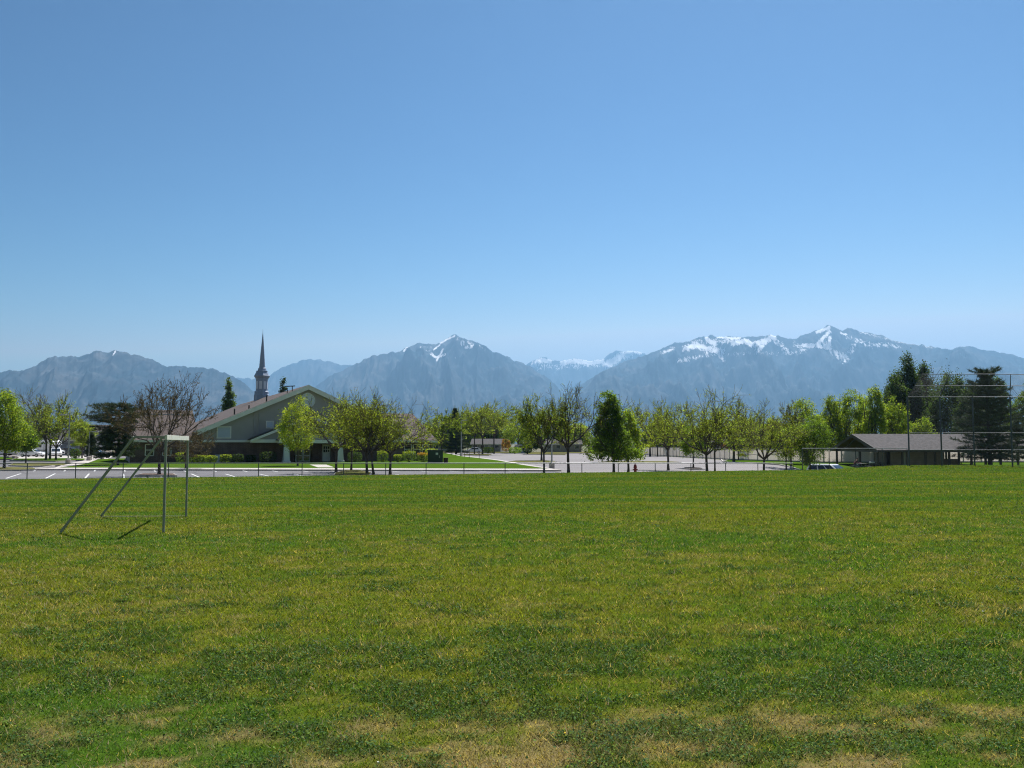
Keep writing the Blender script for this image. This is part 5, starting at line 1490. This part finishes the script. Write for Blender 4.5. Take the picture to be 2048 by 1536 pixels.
def lamp(label, px, Y, ytop, arm, base=True, r=0.085):
    X, z = place(px, Y, KERB)
    H = at(px, ytop, Y).z - z
    t = thing('lamp_post', label, 'lamp post', (X, Y, z), 0, 'car park lamp posts')
    MB().tube([(0, 0, 0.0), (0, 0, H)], [r, r * 0.75], 8).build('pole', M['pole'], t)
    if base: MB().lathe([(0.3, -0.1), (0.28, 0.55), (0.2, 0.6)], 12).build('base', M['kerb'], t)
    hd = MB(); s = arm
    hd.bar((0, 0, H - 0.06), (s * 0.45, 0, H - 0.03), 0.07, 0.07); a = hd.build('arm', M['pole'], t)
    MB().box((s * 0.78, 0, H - 0.03), (0.75, 0.4, 0.14)).build('lamp_head', M['pole'], t, bevel=0.03)
lamp('tall grey lamp post on the walk left of the goal, head turned left', 137.5, 100.5, 829, -1)
lamp('grey lamp post at the edge of the church lawn, head turned right', 922.5, 172, 840, 1, r=0.11)
lamp('lamp post half hidden by the slender corner tree', 1103.5, 88.5, 838, -1)
lamp('thin lamp post left of the windswept pine, by the path', 178.5, 121, 863, 1, r=0.06)
lamp('thin lamp post close to the windswept pine, by the street', 205.5, 140, 862, -1, r=0.06)

for i, (px, yb, yt) in enumerate(((902.5, 911, 900), (911.5, 912, 899), (929, 914.5, 902), (938.5, 916.5, 901), (958.5, 917.5, 905))):
    p = onplane(px, yb, -0.27); H = at(px, yt, p.y).z + 0.27
    t = thing('marker_stake', ['first thin dark stake from the left on the lawn edge', 'second thin dark stake from the left on the lawn edge', 'thin dark stake just right of the middle lamp post', 'fourth thin dark stake on the lawn edge', 'rightmost thin dark stake on the lawn edge'][i], 'stake', p, 0, 'thin stakes along the lawn edge')
    MB().tube([(0, 0, -0.2), (0, 0, H)], 0.04, 6).build('stake', M['dark_metal'], t)
    MB().lathe([(0.06, H - 0.02), (0.06, H + 0.03), (0.02, H + 0.06)], 8).build('cap', M['dark_metal'], t)

def hydrant():
    X, z = place(1270, 71.5, 0.0); z -= 0.02
    t = thing('fire_hydrant', 'red fire hydrant behind the low fence', 'fire hydrant', (X, 71.5, z))
    H = at(1270, 926.5, 71.5).z - z; k = H / 0.86
    MB().lathe([(0.17, -0.05), (0.17, 0.05), (0.115, 0.07), (0.11, 0.52), (0.15, 0.54), (0.15, 0.58), (0.13, 0.6), (0.12, 0.7), (0.07, 0.78), (0.035, 0.8), (0.035, 0.86), (0.0, 0.86)] if False else [(a * 1.0, b * k) for a, b in [(0.17, -0.05), (0.17, 0.05), (0.115, 0.07), (0.11, 0.52), (0.15, 0.54), (0.15, 0.58), (0.13, 0.6), (0.12, 0.7), (0.07, 0.78), (0.035, 0.8), (0.035, 0.86)]], 16).build('barrel', M['hydrant'], t, smooth=False)
    for a in (0.2, math.pi + 0.2, -1.3):
        d = Vector((math.cos(a), math.sin(a), 0)); p = Vector((0, 0, 0.42 * k))
        MB().tube([p + d * 0.08, p + d * 0.2], 0.065 if a < 0 else 0.05, 10).build('outlet_cap', M['hydrant'], t)
hydrant()

# ------------------------------------------------------------------ vehicles
def vehicle(name, label, px, Y, yaw, kind, paint, dz=0.0, group=None, cat='car'):
    X, z = place(px, Y, dz)
    t = thing(name, label, cat, (X, Y, z), yaw, group)
    if kind == 'sedan':
        body = [(-2.25, .32), (-2.32, .6), (-2.25, .9), (-1.5, .98), (.95, .94), (2.0, .8), (2.28, .62), (2.28, .32)]
        cab = (-1.95, .98, -1.25, 1.42, .25, 1.42, 1.15, .94); L = (1.4, -1.4); wd = 1.8; wr = .32
    elif kind == 'suv':
        body = [(-2.3, .36), (-2.36, .7), (-2.3, 1.0), (-1.5, 1.04), (1.0, 1.0), (2.05, .92), (2.32, .7), (2.32, .36)]
        cab = (-2.28, 1.02, -1.95, 1.62, .25, 1.64, 1.3, .99); L = (1.42, -1.42); wd = 1.86; wr = .36
    elif kind == 'van':
        body = [(-2.5, .36), (-2.55, .8), (-2.5, 1.05), (-1.5, 1.08), (1.2, 1.04), (2.2, .9), (2.45, .66), (2.45, .36)]
        cab = (-2.48, 1.05, -2.2, 1.74, .55, 1.72, 1.75, 1.0); L = (1.55, -1.5); wd = 1.9; wr = .34
    else:  # pickup
        body = [(-2.8, .5), (-2.85, .85), (-2.8, 1.12), (-.75, 1.12), (-.7, 1.1), (1.2, 1.1), (2.55, 1.05), (2.75, .85), (2.75, .5)]
        cab = (-.72, 1.1, -.5, 1.82, .75, 1.82, 1.4, 1.1); L = (1.75, -1.75); wd = 1.95; wr = .4
    b = MB(); b.prism([(x, -wd / 2, zz) for x, zz in body], (0, wd, 0))
    b.build('body', M[paint], t, bevel=0.09, smooth=True)
    xb, zb1, xt, zt1, xt2, zt2, xf, zb2 = cab
    wb, wt = wd * 0.47, wd * 0.39
    v = [(xb, -wb, zb1), (xf, -wb, zb2), (xf, wb, zb2), (xb, wb, zb1), (xt, -wt, zt1), (xt2, -wt, zt2), (xt2, wt, zt2), (xt, wt, zt1)]
    b = MB(); b.add([(p[0], p[1], p[2] - (0.06 if i < 4 else 0)) for i, p in enumerate(v)], [(0, 3, 2, 1), (4, 5, 6, 7), (0, 1, 5, 4), (1, 2, 6, 5), (2, 3, 7, 6), (3, 0, 4, 7)])
    b.build('cabin', M[paint], t, bevel=0.09, smooth=True)
    V = [Vector(p) for p in v]
    def pane(name, a, b_, c, d, u0, u1, w0, w1):
        q = []
        nrm = (b_ - a).cross(d - a).normalized() * 0.012
        for u, w_ in ((u0, w0), (u1, w0), (u1, w1), (u0, w1)):
            lo = a.lerp(b_, u); hi = d.lerp(c, u); q.append(lo.lerp(hi, w_) + nrm)
        MB().prism(q, -nrm * 0.5).build(name, M['glass'], t)
    for lo, hi in (((0, 1), (5, 4)),):
        pass
    segs = ((.07, .36), (.40, .64), (.68, .93)) if kind in ('suv', 'van') else (((.12, .48), (.53, .88)) if kind != 'pickup' else ((.12, .86),))
    for u0, u1 in segs:
        pane('side_window', V[0], V[1], V[5], V[4], u0, u1, .14, .80)
        pane('side_window', V[2], V[3], V[7], V[6], 1 - u1, 1 - u0, .14, .80)
    pane('windscreen', V[1], V[2], V[6], V[5], .08, .92, .1, .84)
    pane('rear_window', V[3], V[0], V[4], V[7], .12, .88, .2, .85)
    for x in L:
        for s in (-1, 1):
            y = s * (wd / 2 - 0.09)
            pr = [(wr - .05, -.11), (wr, -.07), (wr, .07), (wr - .05, .11)]
            b = MB(); n = 18; base = 0
            for r_, yy in pr:
                for k in range(n): b.v.append((x + r_ * math.cos(6.2832 * k / n), y + yy, wr + r_ * math.sin(6.2832 * k / n)))
            for i in range(3):
                for k in range(n): b.f.append((i * n + k, i * n + (k + 1) % n, (i + 1) * n + (k + 1) % n, (i + 1) * n + k))
            b.f.append(tuple(range(n))); b.f.append(tuple(range(3 * n, 4 * n)))
            wh = b.build('wheel', M['rubber'], t)
            MB().tube([(x, y - s * 0.02, wr), (x, y + s * 0.118, wr)], wr * 0.62, 14).build('rim', M['rim'], wh)
    zl = body[3][1] - .22
    for s in (-1, 1):
        MB().box((body[-2][0] - .03, s * wd * .36, .72 if kind != 'pickup' else .9), (.1, .36, .16)).build('headlight', M['lamp'], t, bevel=0.02)
        MB().box((body[1][0] + .04, s * wd * .40, .85), (.1, .22, .2)).build('tail_light', M['tail'], t, bevel=0.02)
    return t

vehicle('parked_car', 'white car of which only roof and windows show over the grass', 1662, 84.5, R(-50), 'suv', 'white_car', -0.27)
vehicle('pickup_truck', 'white pickup truck parked behind the trees on the far left', 35, 168, R(3), 'pickup', 'white_car', 0.03, 'vehicles parked along the street on the left', 'pickup truck')
vehicle('parked_car', 'pale car nose right in front of the motorhome on the far left', 66, 160, R(-8), 'sedan', 'white_car', 0.03, 'vehicles parked along the street on the left')
vehicle('parked_car', 'white car just left of the tall lamp post', 112, 158, R(-60), 'suv', 'white_car', 0.03, 'vehicles parked along the street on the left')
vehicle('parked_car', 'dark car with a shining roof behind the ragged young pine', 191, 160, R(8), 'sedan', 'dark_car', 0.03, 'vehicles parked along the street on the left')
vehicle('parked_car', 'dark car in the shade right of the tall lamp post', 128, 172, R(176), 'suv', 'dark_car', 0.03, 'vehicles parked along the street on the left')
vehicle('parked_car', 'white car parked far behind the middle lamp post', 946, 214, R(182), 'sedan', 'white_car', 0.13)

def motorhome():
    X, z = place(93, 170, 0.03)
    t = thing('motorhome', 'white motorhome with an overcab behind the olive trees on the far left', 'motorhome', (X, 170, z), R(-12))
    b = MB(); b.prism([(-3.3, -1.15, .5), (1.2, -1.15, .5), (1.3, -1.15, 2.0), (2.6, -1.15, 2.2), (2.5, -1.15, 2.75), (1.9, -1.15, 3.1), (-3.3, -1.15, 3.1)], (0, 2.3, 0)); b.build('body', M['white_car'], t, bevel=0.08)
    b = MB(); b.prism([(1.2, -1.0, .45), (3.4, -1.0, .45), (3.4, -1.0, 1.0), (2.6, -1.0, 1.2), (1.9, -1.0, 2.0), (1.2, -1.0, 2.0)], (0, 2.0, 0)); b.build('cab', M['white_car'], t, bevel=0.06)
    MB().prism([(1.5, -1.012, 1.25), (2.45, -1.012, 1.25), (1.85, -1.012, 1.9), (1.5, -1.012, 1.9)], (0, 0.008, 0)).build('cab_window', M['glass'], t)
    for x in (-2.2, -0.6): MB().box((x, -1.155, 2.0), (0.9, 0.02, 0.6)).build('side_window', M['glass'], t)
    MB().box((0.5, -1.155, 1.5), (0.6, 0.02, 1.8)).build('door', M['siding_white'], t)
    MB().box((-1.0, -1.16, 1.15), (4.2, 0.015, 0.16)).build('stripe', M['dark_car'], t)
    for x in (-1.9, 2.4):
        for s in (-1, 1): MB().tube([(x, s * 0.85, .38), (x, s * 1.1, .38)], .38, 16).build('wheel', M['rubber'], t)
    MB().box((3.42, 0, .7), (.06, 1.5, .25)).build('grille', M['dark_car'], t)
motorhome()

def trailer():
    X, z = place(216, 146, 0.06)
    t = thing('utility_trailer', 'small utility trailer parked by the street left of the pine trunk', 'trailer', (X, 146, z), 0.3)
    MB().box((0, 0, 0.62), (1.7, 1.2, 0.08)).build('bed', M['galv_dull'], t)
    b = MB()
    for s in (-1, 1): b.bar((-0.85, s * .6, .95), (0.85, s * .6, .95), .05, .05); b.bar((-0.85, s * .6, .62), (-0.85, s * .6, .95), .05, .05); b.bar((0.85, s * .6, .62), (0.85, s * .6, .95), .05, .05)
    b.build('side_rail', M['galv'], t)
    for s in (-1, 1): MB().tube([(0, s * .62, .3), (0, s * .76, .3)], .3, 14).build('wheel', M['rubber'], t)
    MB().bar((0.85, 0, .6), (1.9, 0, .45), .06, .08).build('drawbar', M['galv'], t)
trailer()

# ------------------------------------------------------------------ houses in the neighbourhood
def house(label, px, Y, wpx, eave, ridge, rz, wall, roof, depth=9.0, wins=3, garage=False, name='house', cat='house', dz=0.0, door=True):
    a, _ = ray(px, 887); X = a * Y; z = gz(X, Y) + dz
    w_ = wpx / F * Y
    t = thing(name, label, cat, (X, Y, z), rz)
    MB().box((0, depth / 2, eave / 2 - 0.1), (w_, depth, eave + 0.2)).build('wall', M[wall], t)
    for sg in (-1, 1):
        b = MB(); b.prism([(sg * w_ / 2, 0.0, eave), (sg * w_ / 2, depth, eave), (sg * w_ / 2, depth / 2, ridge - 0.1)], (-sg * 0.2, 0, 0)); b.build('gable', M[wall], t)
    ov = 0.4; s = (ridge - eave) / (depth / 2)
    for y0 in (-ov, depth + ov):
        b = MB(); ze = eave - ov * s + 0.12
        b.prism([(-w_ / 2 - ov, y0, ze), (-w_ / 2 - ov, depth / 2, ridge + 0.12), (-w_ / 2 - ov, depth / 2, ridge - 0.05), (-w_ / 2 - ov, y0, ze - 0.17)], (w_ + 2 * ov, 0, 0)); b.build('roof', M[roof], t)
    MB().box((0, -ov - 0.03, eave - ov * s + 0.03), (w_ + 2 * ov, 0.05, 0.2)).build('fascia', M['trim'], t)
    n = wins + (1 if door else 0) + (1 if garage else 0)
    for i in range(n):
        x = -w_ / 2 + w_ * (i + 0.5) / n
        if garage and i == 0:
            MB().box((x, -0.02, 1.1), (min(4.5, w_ / n * .85), 0.06, 2.2)).build('garage_door', M['siding_white'], t)
        elif door and i == n // 2:
            MB().box((x, -0.02, 1.05), (0.95, 0.06, 2.1)).build('door', M['door_paint'], t)
        else:
            ww = min(1.4, w_ / n * .6)
            f = MB()
            for s2 in (-1, 1): f.box((x + s2 * ww / 2, -0.03, 1.5), (0.1, 0.06, 1.3))
            for zz in (0.9, 2.1): f.box((x, -0.031, zz), (ww - 0.1, 0.06, 0.1))
            wf = f.build('window', M['trim'], t)
            MB().box((x, -0.012, 1.5), (ww - 0.08, 0.02, 1.14)).build('pane', M['glass'], wf)
    return t
house('grey house with a wide gable behind the tall lamp post', 138, 190, 78, 3.2, 5.2, 0.1, 'siding_grey', 'shingle_grey', 10, 1, True)
house('house with a pale gable high behind the ragged young pine', 186, 205, 44, 4.6, 6.8, 0.25, 'siding_tan', 'shingle', 9, 2)
house('white house behind the motorhome on the far left', 84, 200, 60, 3.4, 5.6, 0.2, 'siding_white', 'shingle_grey', 10, 2, True)
house('tan house at the left edge behind the pickup truck', -2, 205, 70, 3.0, 4.8, 0.1, 'siding_tan', 'shingle', 9, 2)
house('low brick house behind the windswept pine', 262, 175, 60, 2.9, 4.6, 0.2, 'siding_brick', 'shingle', 9, 2)
house('low dark roofed house behind the forked car park trees', 972, 268, 58, 2.4, 3.9, -0.05, 'siding_grey', 'shingle_grey', 10, 3)
house('low house with a grey roof right of the church end', 892, 270, 60, 2.6, 4.2, 0, 'siding_grey', 'shingle_grey', 9, 2)
house('small white shed with a pale roof beyond the car park', 1042, 226, 20, 1.5, 2.2, 0, 'siding_white', 'vinyl', 3, 1, name='garden_shed', cat='shed', door=False)
house('tan house behind the bare vase shaped tree', 1126, 275, 74, 2.4, 3.8, 0, 'siding_tan', 'shingle_grey', 10, 3)
house('brick house behind the pyramid shaped tree', 1216, 265, 70, 2.8, 4.5, 0, 'siding_brick', 'shingle_grey', 10, 3)
house('blue grey house over the far end of the tan fence', 1288, 244, 46, 3.6, 5.4, -0.3, 'siding_grey', 'shingle_grey', 9, 2)
house('brick house seen over the tan fence by the thin forked tree', 1400, 190, 90, 2.9, 4.0, -0.5, 'siding_brick', 'shingle_grey', 9, 3)
house('tan house over the fence behind the slim upright tree', 1640, 150, 60, 2.4, 3.7, 0, 'siding_tan', 'shingle_grey', 9, 2)
deck_house = house('pale house with a white deck rail behind the pavilion posts', 1920, 128, 70, 2.4, 3.6, 0, 'siding_white', 'shingle_grey', 8, 2)
b = MB()
b.box((-0.3, -1.6, 1.5), (4.4, 0.1, 0.1)); b.box((-0.3, -1.6, 0.98), (4.4, 0.1, 0.12))
for k in range(21): b.box((-2.4 + 0.21 * k, -1.6, 1.24), (0.05, 0.05, 0.42))
for x in (-2.5, 1.9): b.box((x, -1.6, 0.7), (0.14, 0.14, 1.7))
b.build('deck_rail', M['trim'], deck_house)
MB().box((-0.3, -0.85, 0.8), (4.6, 1.5, 0.12)).build('deck', M['wood_brown'], deck_house)
house('tan house with a grey roof at the right edge of the picture', 2058, 126, 72, 2.3, 4.2, 0, 'siding_tan', 'shingle_grey', 9, 2)

# ------------------------------------------------------------------ the picnic pavilion
def pavilion():
    zg = -0.86
    X0, X1, Y0, Y1 = 41.2, 55.6, 98.0, 112.8
    t = thing('pavilion', 'open picnic pavilion with a grey shingle roof and block restrooms inside', 'pavilion', (X0, Y0, zg))
    L, D = X1 - X0, Y1 - Y0
    zE, zR = 2.28, 4.16
    sl = (zR - zE) / (D / 2)
    for y0 in (0.0, D):
        b = MB(); b.prism([(-0.3, y0, zE), (-0.3, D / 2, zR), (-0.3, D / 2, zR - 0.12), (-0.3, y0, zE - 0.12)], (L + 0.6, 0, 0)); b.build('roof', M['shingle_grey'], t)
        b = MB(); b.prism([(-0.2, y0 + (0.1 if y0 == 0 else -0.1), zE - 0.13), (-0.2, D / 2, zR - 0.16), (-0.2, D / 2, zR - 0.2), (-0.2, y0 + (0.1 if y0 == 0 else -0.1), zE - 0.17)], (L + 0.4, 0, 0)); b.build('ceiling', M['wood_brown'], t)
        for x in (-0.34, L + 0.3):
            b = MB(); b.prism([(x, y0, zE - 0.01), (x, D / 2, zR - 0.01), (x, D / 2, zR - 0.42), (x, y0, zE - 0.32)], (0.036, 0, 0)); b.build('rake_board', M['dark_metal'], t)
        MB().box((L / 2, y0 + (-0.03 if y0 == 0 else 0.03), zE - 0.12), (L + 0.6, 0.05, 0.22)).build('fascia', M['dark_metal'], t)
    b = MB()
    for y in (1.2, D - 1.2): b.bar((0, y, zE - 0.1), (L, y, zE - 0.1), 0.22, 0.3)
    b.build('eave_beam', M['dark_metal'], t)
    for x in (0.25, L / 2, L - 0.25):
        b = MB(); b.bar((x, 1.32, zE - 0.1), (x, D - 1.32, zE - 0.1), 0.2, 0.28)
        b.bar((x, 3.4, zE + 0.02), (x, D / 2, zR - 0.45), 0.14, 0.2); b.bar((x, D - 3.4, zE + 0.02), (x, D / 2, zR - 0.45), 0.14, 0.2)
        b.build('truss', M['dark_metal'], t)
    posts = [(0.1, 1.2), (0.1, 6.2), (0.1, D - 1.2)] + [(x, 1.2) for x in (0.95, 2.9, 5.55, 6.6, 8.2, 9.3, 10.7, 12.3, 14.0)] + [(14.0, D - 1.2), (7.0, D - 1.2)]
    for x, y in posts:
        MB().box((x, y, zE / 2 - 0.13), (0.2, 0.2, zE + 0.02 - 0.24)).build('post', M['dark_metal'], t)
    b = MB(); b.box((1.9, 4.2, 1.05), (0.3, 3.6, 2.1)); b.box((2.55, 2.55, 1.05), (1.6, 0.3, 2.1)); b.box((6.1, 2.55, 1.05), (4.3, 0.3, 2.1)); b.box((8.1, 4.3, 1.05), (0.3, 3.2, 2.1)); b.box((5.0, 6.1, 1.05), (6.5, 0.3, 2.1))
    b.build('restroom_wall', M['block'], t)
    MB().box((3.65, 2.6, 1.02), (0.56, 0.08, 2.0)).build('door', M['door_paint'], t)
    MB().box((9.9, 5.5, 0.55), (3.2, 0.3, 1.3)).build('half_wall', M['block'], t)
    MB().box((L / 2, D / 2, -0.02), (L, D, 0.16)).build('floor', M['concrete'], t)
    return zg
PZ = pavilion()

def picnic_table(label, X, Y, rz):
    t = thing('picnic_table', label, 'picnic table', (X, Y, PZ + 0.06), rz, 'picnic tables under the pavilion')
    b = MB()
    for k in range(5): b.box((0, -0.3 + 0.15 * k, 0.74), (1.8, 0.135, 0.045))
    b.build('tabletop', M['dark_metal'], t)
    for s in (-1, 1):
        b = MB(); b.box((0, s * 0.68, 0.44), (1.8, 0.13, 0.045)); b.box((0, s * 0.82, 0.44), (1.8, 0.13, 0.045)); b.build('bench', M['dark_metal'], t)
    for s in (-1, 1):
        b = MB(); b.bar((s * 0.65, -0.55, 0), (s * 0.65, -0.2, 0.72), 0.06, 0.06); b.bar((s * 0.65, 0.55, 0), (s * 0.65, 0.2, 0.72), 0.06, 0.06); b.bar((s * 0.65, -0.85, 0.4), (s * 0.65, 0.85, 0.4), 0.05, 0.06)
        b.build('leg', M['galv_dull'], t)
    return t
picnic_table('picnic table at which the person in maroon sits', 38.58, 97.0, R(90))
picnic_table('picnic table just left of the dark bin with the white liner', 42.2, 102.5, R(0))
picnic_table('picnic table under the roof near the right front pavilion post', 43.3, 101.0, R(0))
picnic_table('picnic table in the shade at the far right of the pavilion', 53.5, 103.5, R(0))

def bin_():
    X, Y = (1741 - 1024) / F * 99.2, 99.2
    t = thing('trash_bin', 'dark drum bin with a white liner over its rim', 'bin', (X, Y, PZ + 0.06))
    MB().lathe([(0.27, 0), (0.29, 0.3), (0.29, 0.84)], 18).build('drum', M['dark_metal'], t)
    MB().lathe([(0.30, 0.74), (0.31, 0.86), (0.27, 0.90), (0.24, 0.84)], 18).build('liner', M['white_bag'], t)
bin_()

# ------------------------------------------------------------------ the person at the picnic table
def person():
    X, Y, z = 37.75, 97.0, PZ + 0.06
    t = thing('person', 'person in a maroon shirt and pale jeans bent forward at a picnic table', 'person', (X, Y, z))
    # seated on the bench's left side, facing right (+x), leaning over the table
    J = {'pelvis': (0.02, 0, 0.56, .135), 'waist': (0.07, 0, 0.72, .125), 'chest': (0.21, 0, 0.95, .15), 'neck0': (0.32, 0, 1.10, .09), 'neck': (0.37, 0, 1.17, .055), 'head': (0.42, 0, 1.27, .085), 'crown': (0.45, 0, 1.36, .08)}
    for s, n in ((1, 'l'), (-1, 'r')):
        J.update({n + 'sh': (0.27, s * .19, 1.02, .065), n + 'el': (0.42, s * .25, 0.82, .045), n + 'wr': (0.66, s * .12, 0.82, .03), n + 'pa': (0.73, s * .10, 0.825, .028),
                  n + 'hip': (0.05, s * .10, 0.54, .10), n + 'kn': (0.47, s * .13, 0.56, .068), n + 'an': (0.46, s * .13, 0.10, .045), n + 'to': (0.64, s * .14, 0.05, .04)})
        for k in range(4):
            y = s * (.065 + .023 * k)
            ln = (0.075, .085, .08, .065)[k]
            J[f'{n}f{k}a'] = (0.78, y, .825, .0095); J[f'{n}f{k}b'] = (0.78 + ln * .6, y, .818, .009); J[f'{n}f{k}c'] = (0.78 + ln, y, .80, .008)
        J[n + 't0'] = (0.72, s * .065, .825, .011); J[n + 't1'] = (0.76, s * .04, .815, .009)
    E = [('pelvis', 'waist'), ('waist', 'chest'), ('chest', 'neck0'), ('neck0', 'neck'), ('neck', 'head'), ('head', 'crown')]
    for n in 'lr':
        E += [('chest', n + 'sh'), (n + 'sh', n + 'el'), (n + 'el', n + 'wr'), (n + 'wr', n + 'pa'), ('pelvis', n + 'hip'), (n + 'hip', n + 'kn'), (n + 'kn', n + 'an'), (n + 'an', n + 'to'), (n + 'wr', n + 't0'), (n + 't0', n + 't1')]
        for k in range(4): E += [(n + 'pa', f'{n}f{k}a'), (f'{n}f{k}a', f'{n}f{k}b'), (f'{n}f{k}b', f'{n}f{k}c')]
    names = list(J); ix = {n: i for i, n in enumerate(names)}
    me = bpy.data.meshes.new('body'); me.from_pydata([J[n][:3] for n in names], [(ix[a], ix[b]) for a, b in E], [])
    o = bpy.data.objects.new('body', me); COL.objects.link(o)
    sk = o.modifiers.new('skin', 'SKIN'); sk.use_smooth_shade = True
    for n in names:
        v = me.skin_vertices[0].data[ix[n]]; v.radius = (J[n][3], J[n][3]); v.use_root = (n == 'pelvis')
    ss = o.modifiers.new('sub', 'SUBSURF'); ss.levels = 1; ss.render_levels = 1
    dg = bpy.context.evaluated_depsgraph_get()
    bm_ = bpy.data.meshes.new_from_object(o.evaluated_get(dg))
    bpy.data.objects.remove(o)
    b = add_mesh('body', bm_, M['skin'], t)
    bm_.materials.append(M['shirt']); bm_.materials.append(M['jeans'])
    for p in bm_.polygons:
        c = p.center
        if c.z < 0.66 and c.x < 0.62 and not (c.x > 0.5 and c.z > 0.7): p.material_index = 2
        elif c.z < 1.12 and c.x < 0.60: p.material_index = 1
        if c.z < 0.1: p.material_index = 1
    # hair and the face
    bm = bmesh.new(); bmesh.ops.create_uvsphere(bm, u_segments=14, v_segments=10, radius=0.1)
    for v in list(bm.verts):
        v.co = Vector((v.co.x * 1.05, v.co.y * 0.95, v.co.z * 1.1))
    bmesh.ops.delete(bm, geom=[v for v in bm.verts if v.co.x > 0.035 and v.co.z < 0.045], context='VERTS')
    hm = bpy.data.meshes.new('hair'); bm.to_mesh(hm); bm.free()
    h = add_mesh('hair', hm, M['hair'], t); h.location = (0.425, 0, 1.335); h.rotation_euler = (0, R(25), 0)
    MB().prism([(0.515, -0.012, 1.29), (0.515, 0.012, 1.29), (0.515, 0, 1.325)], (0.03, 0, -0.012)).build('nose', M['skin'], t)
    for s in (-1, 1):
        MB().box((0.507, s * 0.032, 1.325), (0.02, 0.02, 0.012)).build('eye', M['hair'], t)
        MB().box((0.42, s * 0.088, 1.30), (0.035, 0.02, 0.05)).build('ear', M['skin'], t, bevel=0.006)
    MB().box((0.505, 0, 1.262), (0.02, 0.04, 0.008)).build('mouth', M['shirt'], t)
person()
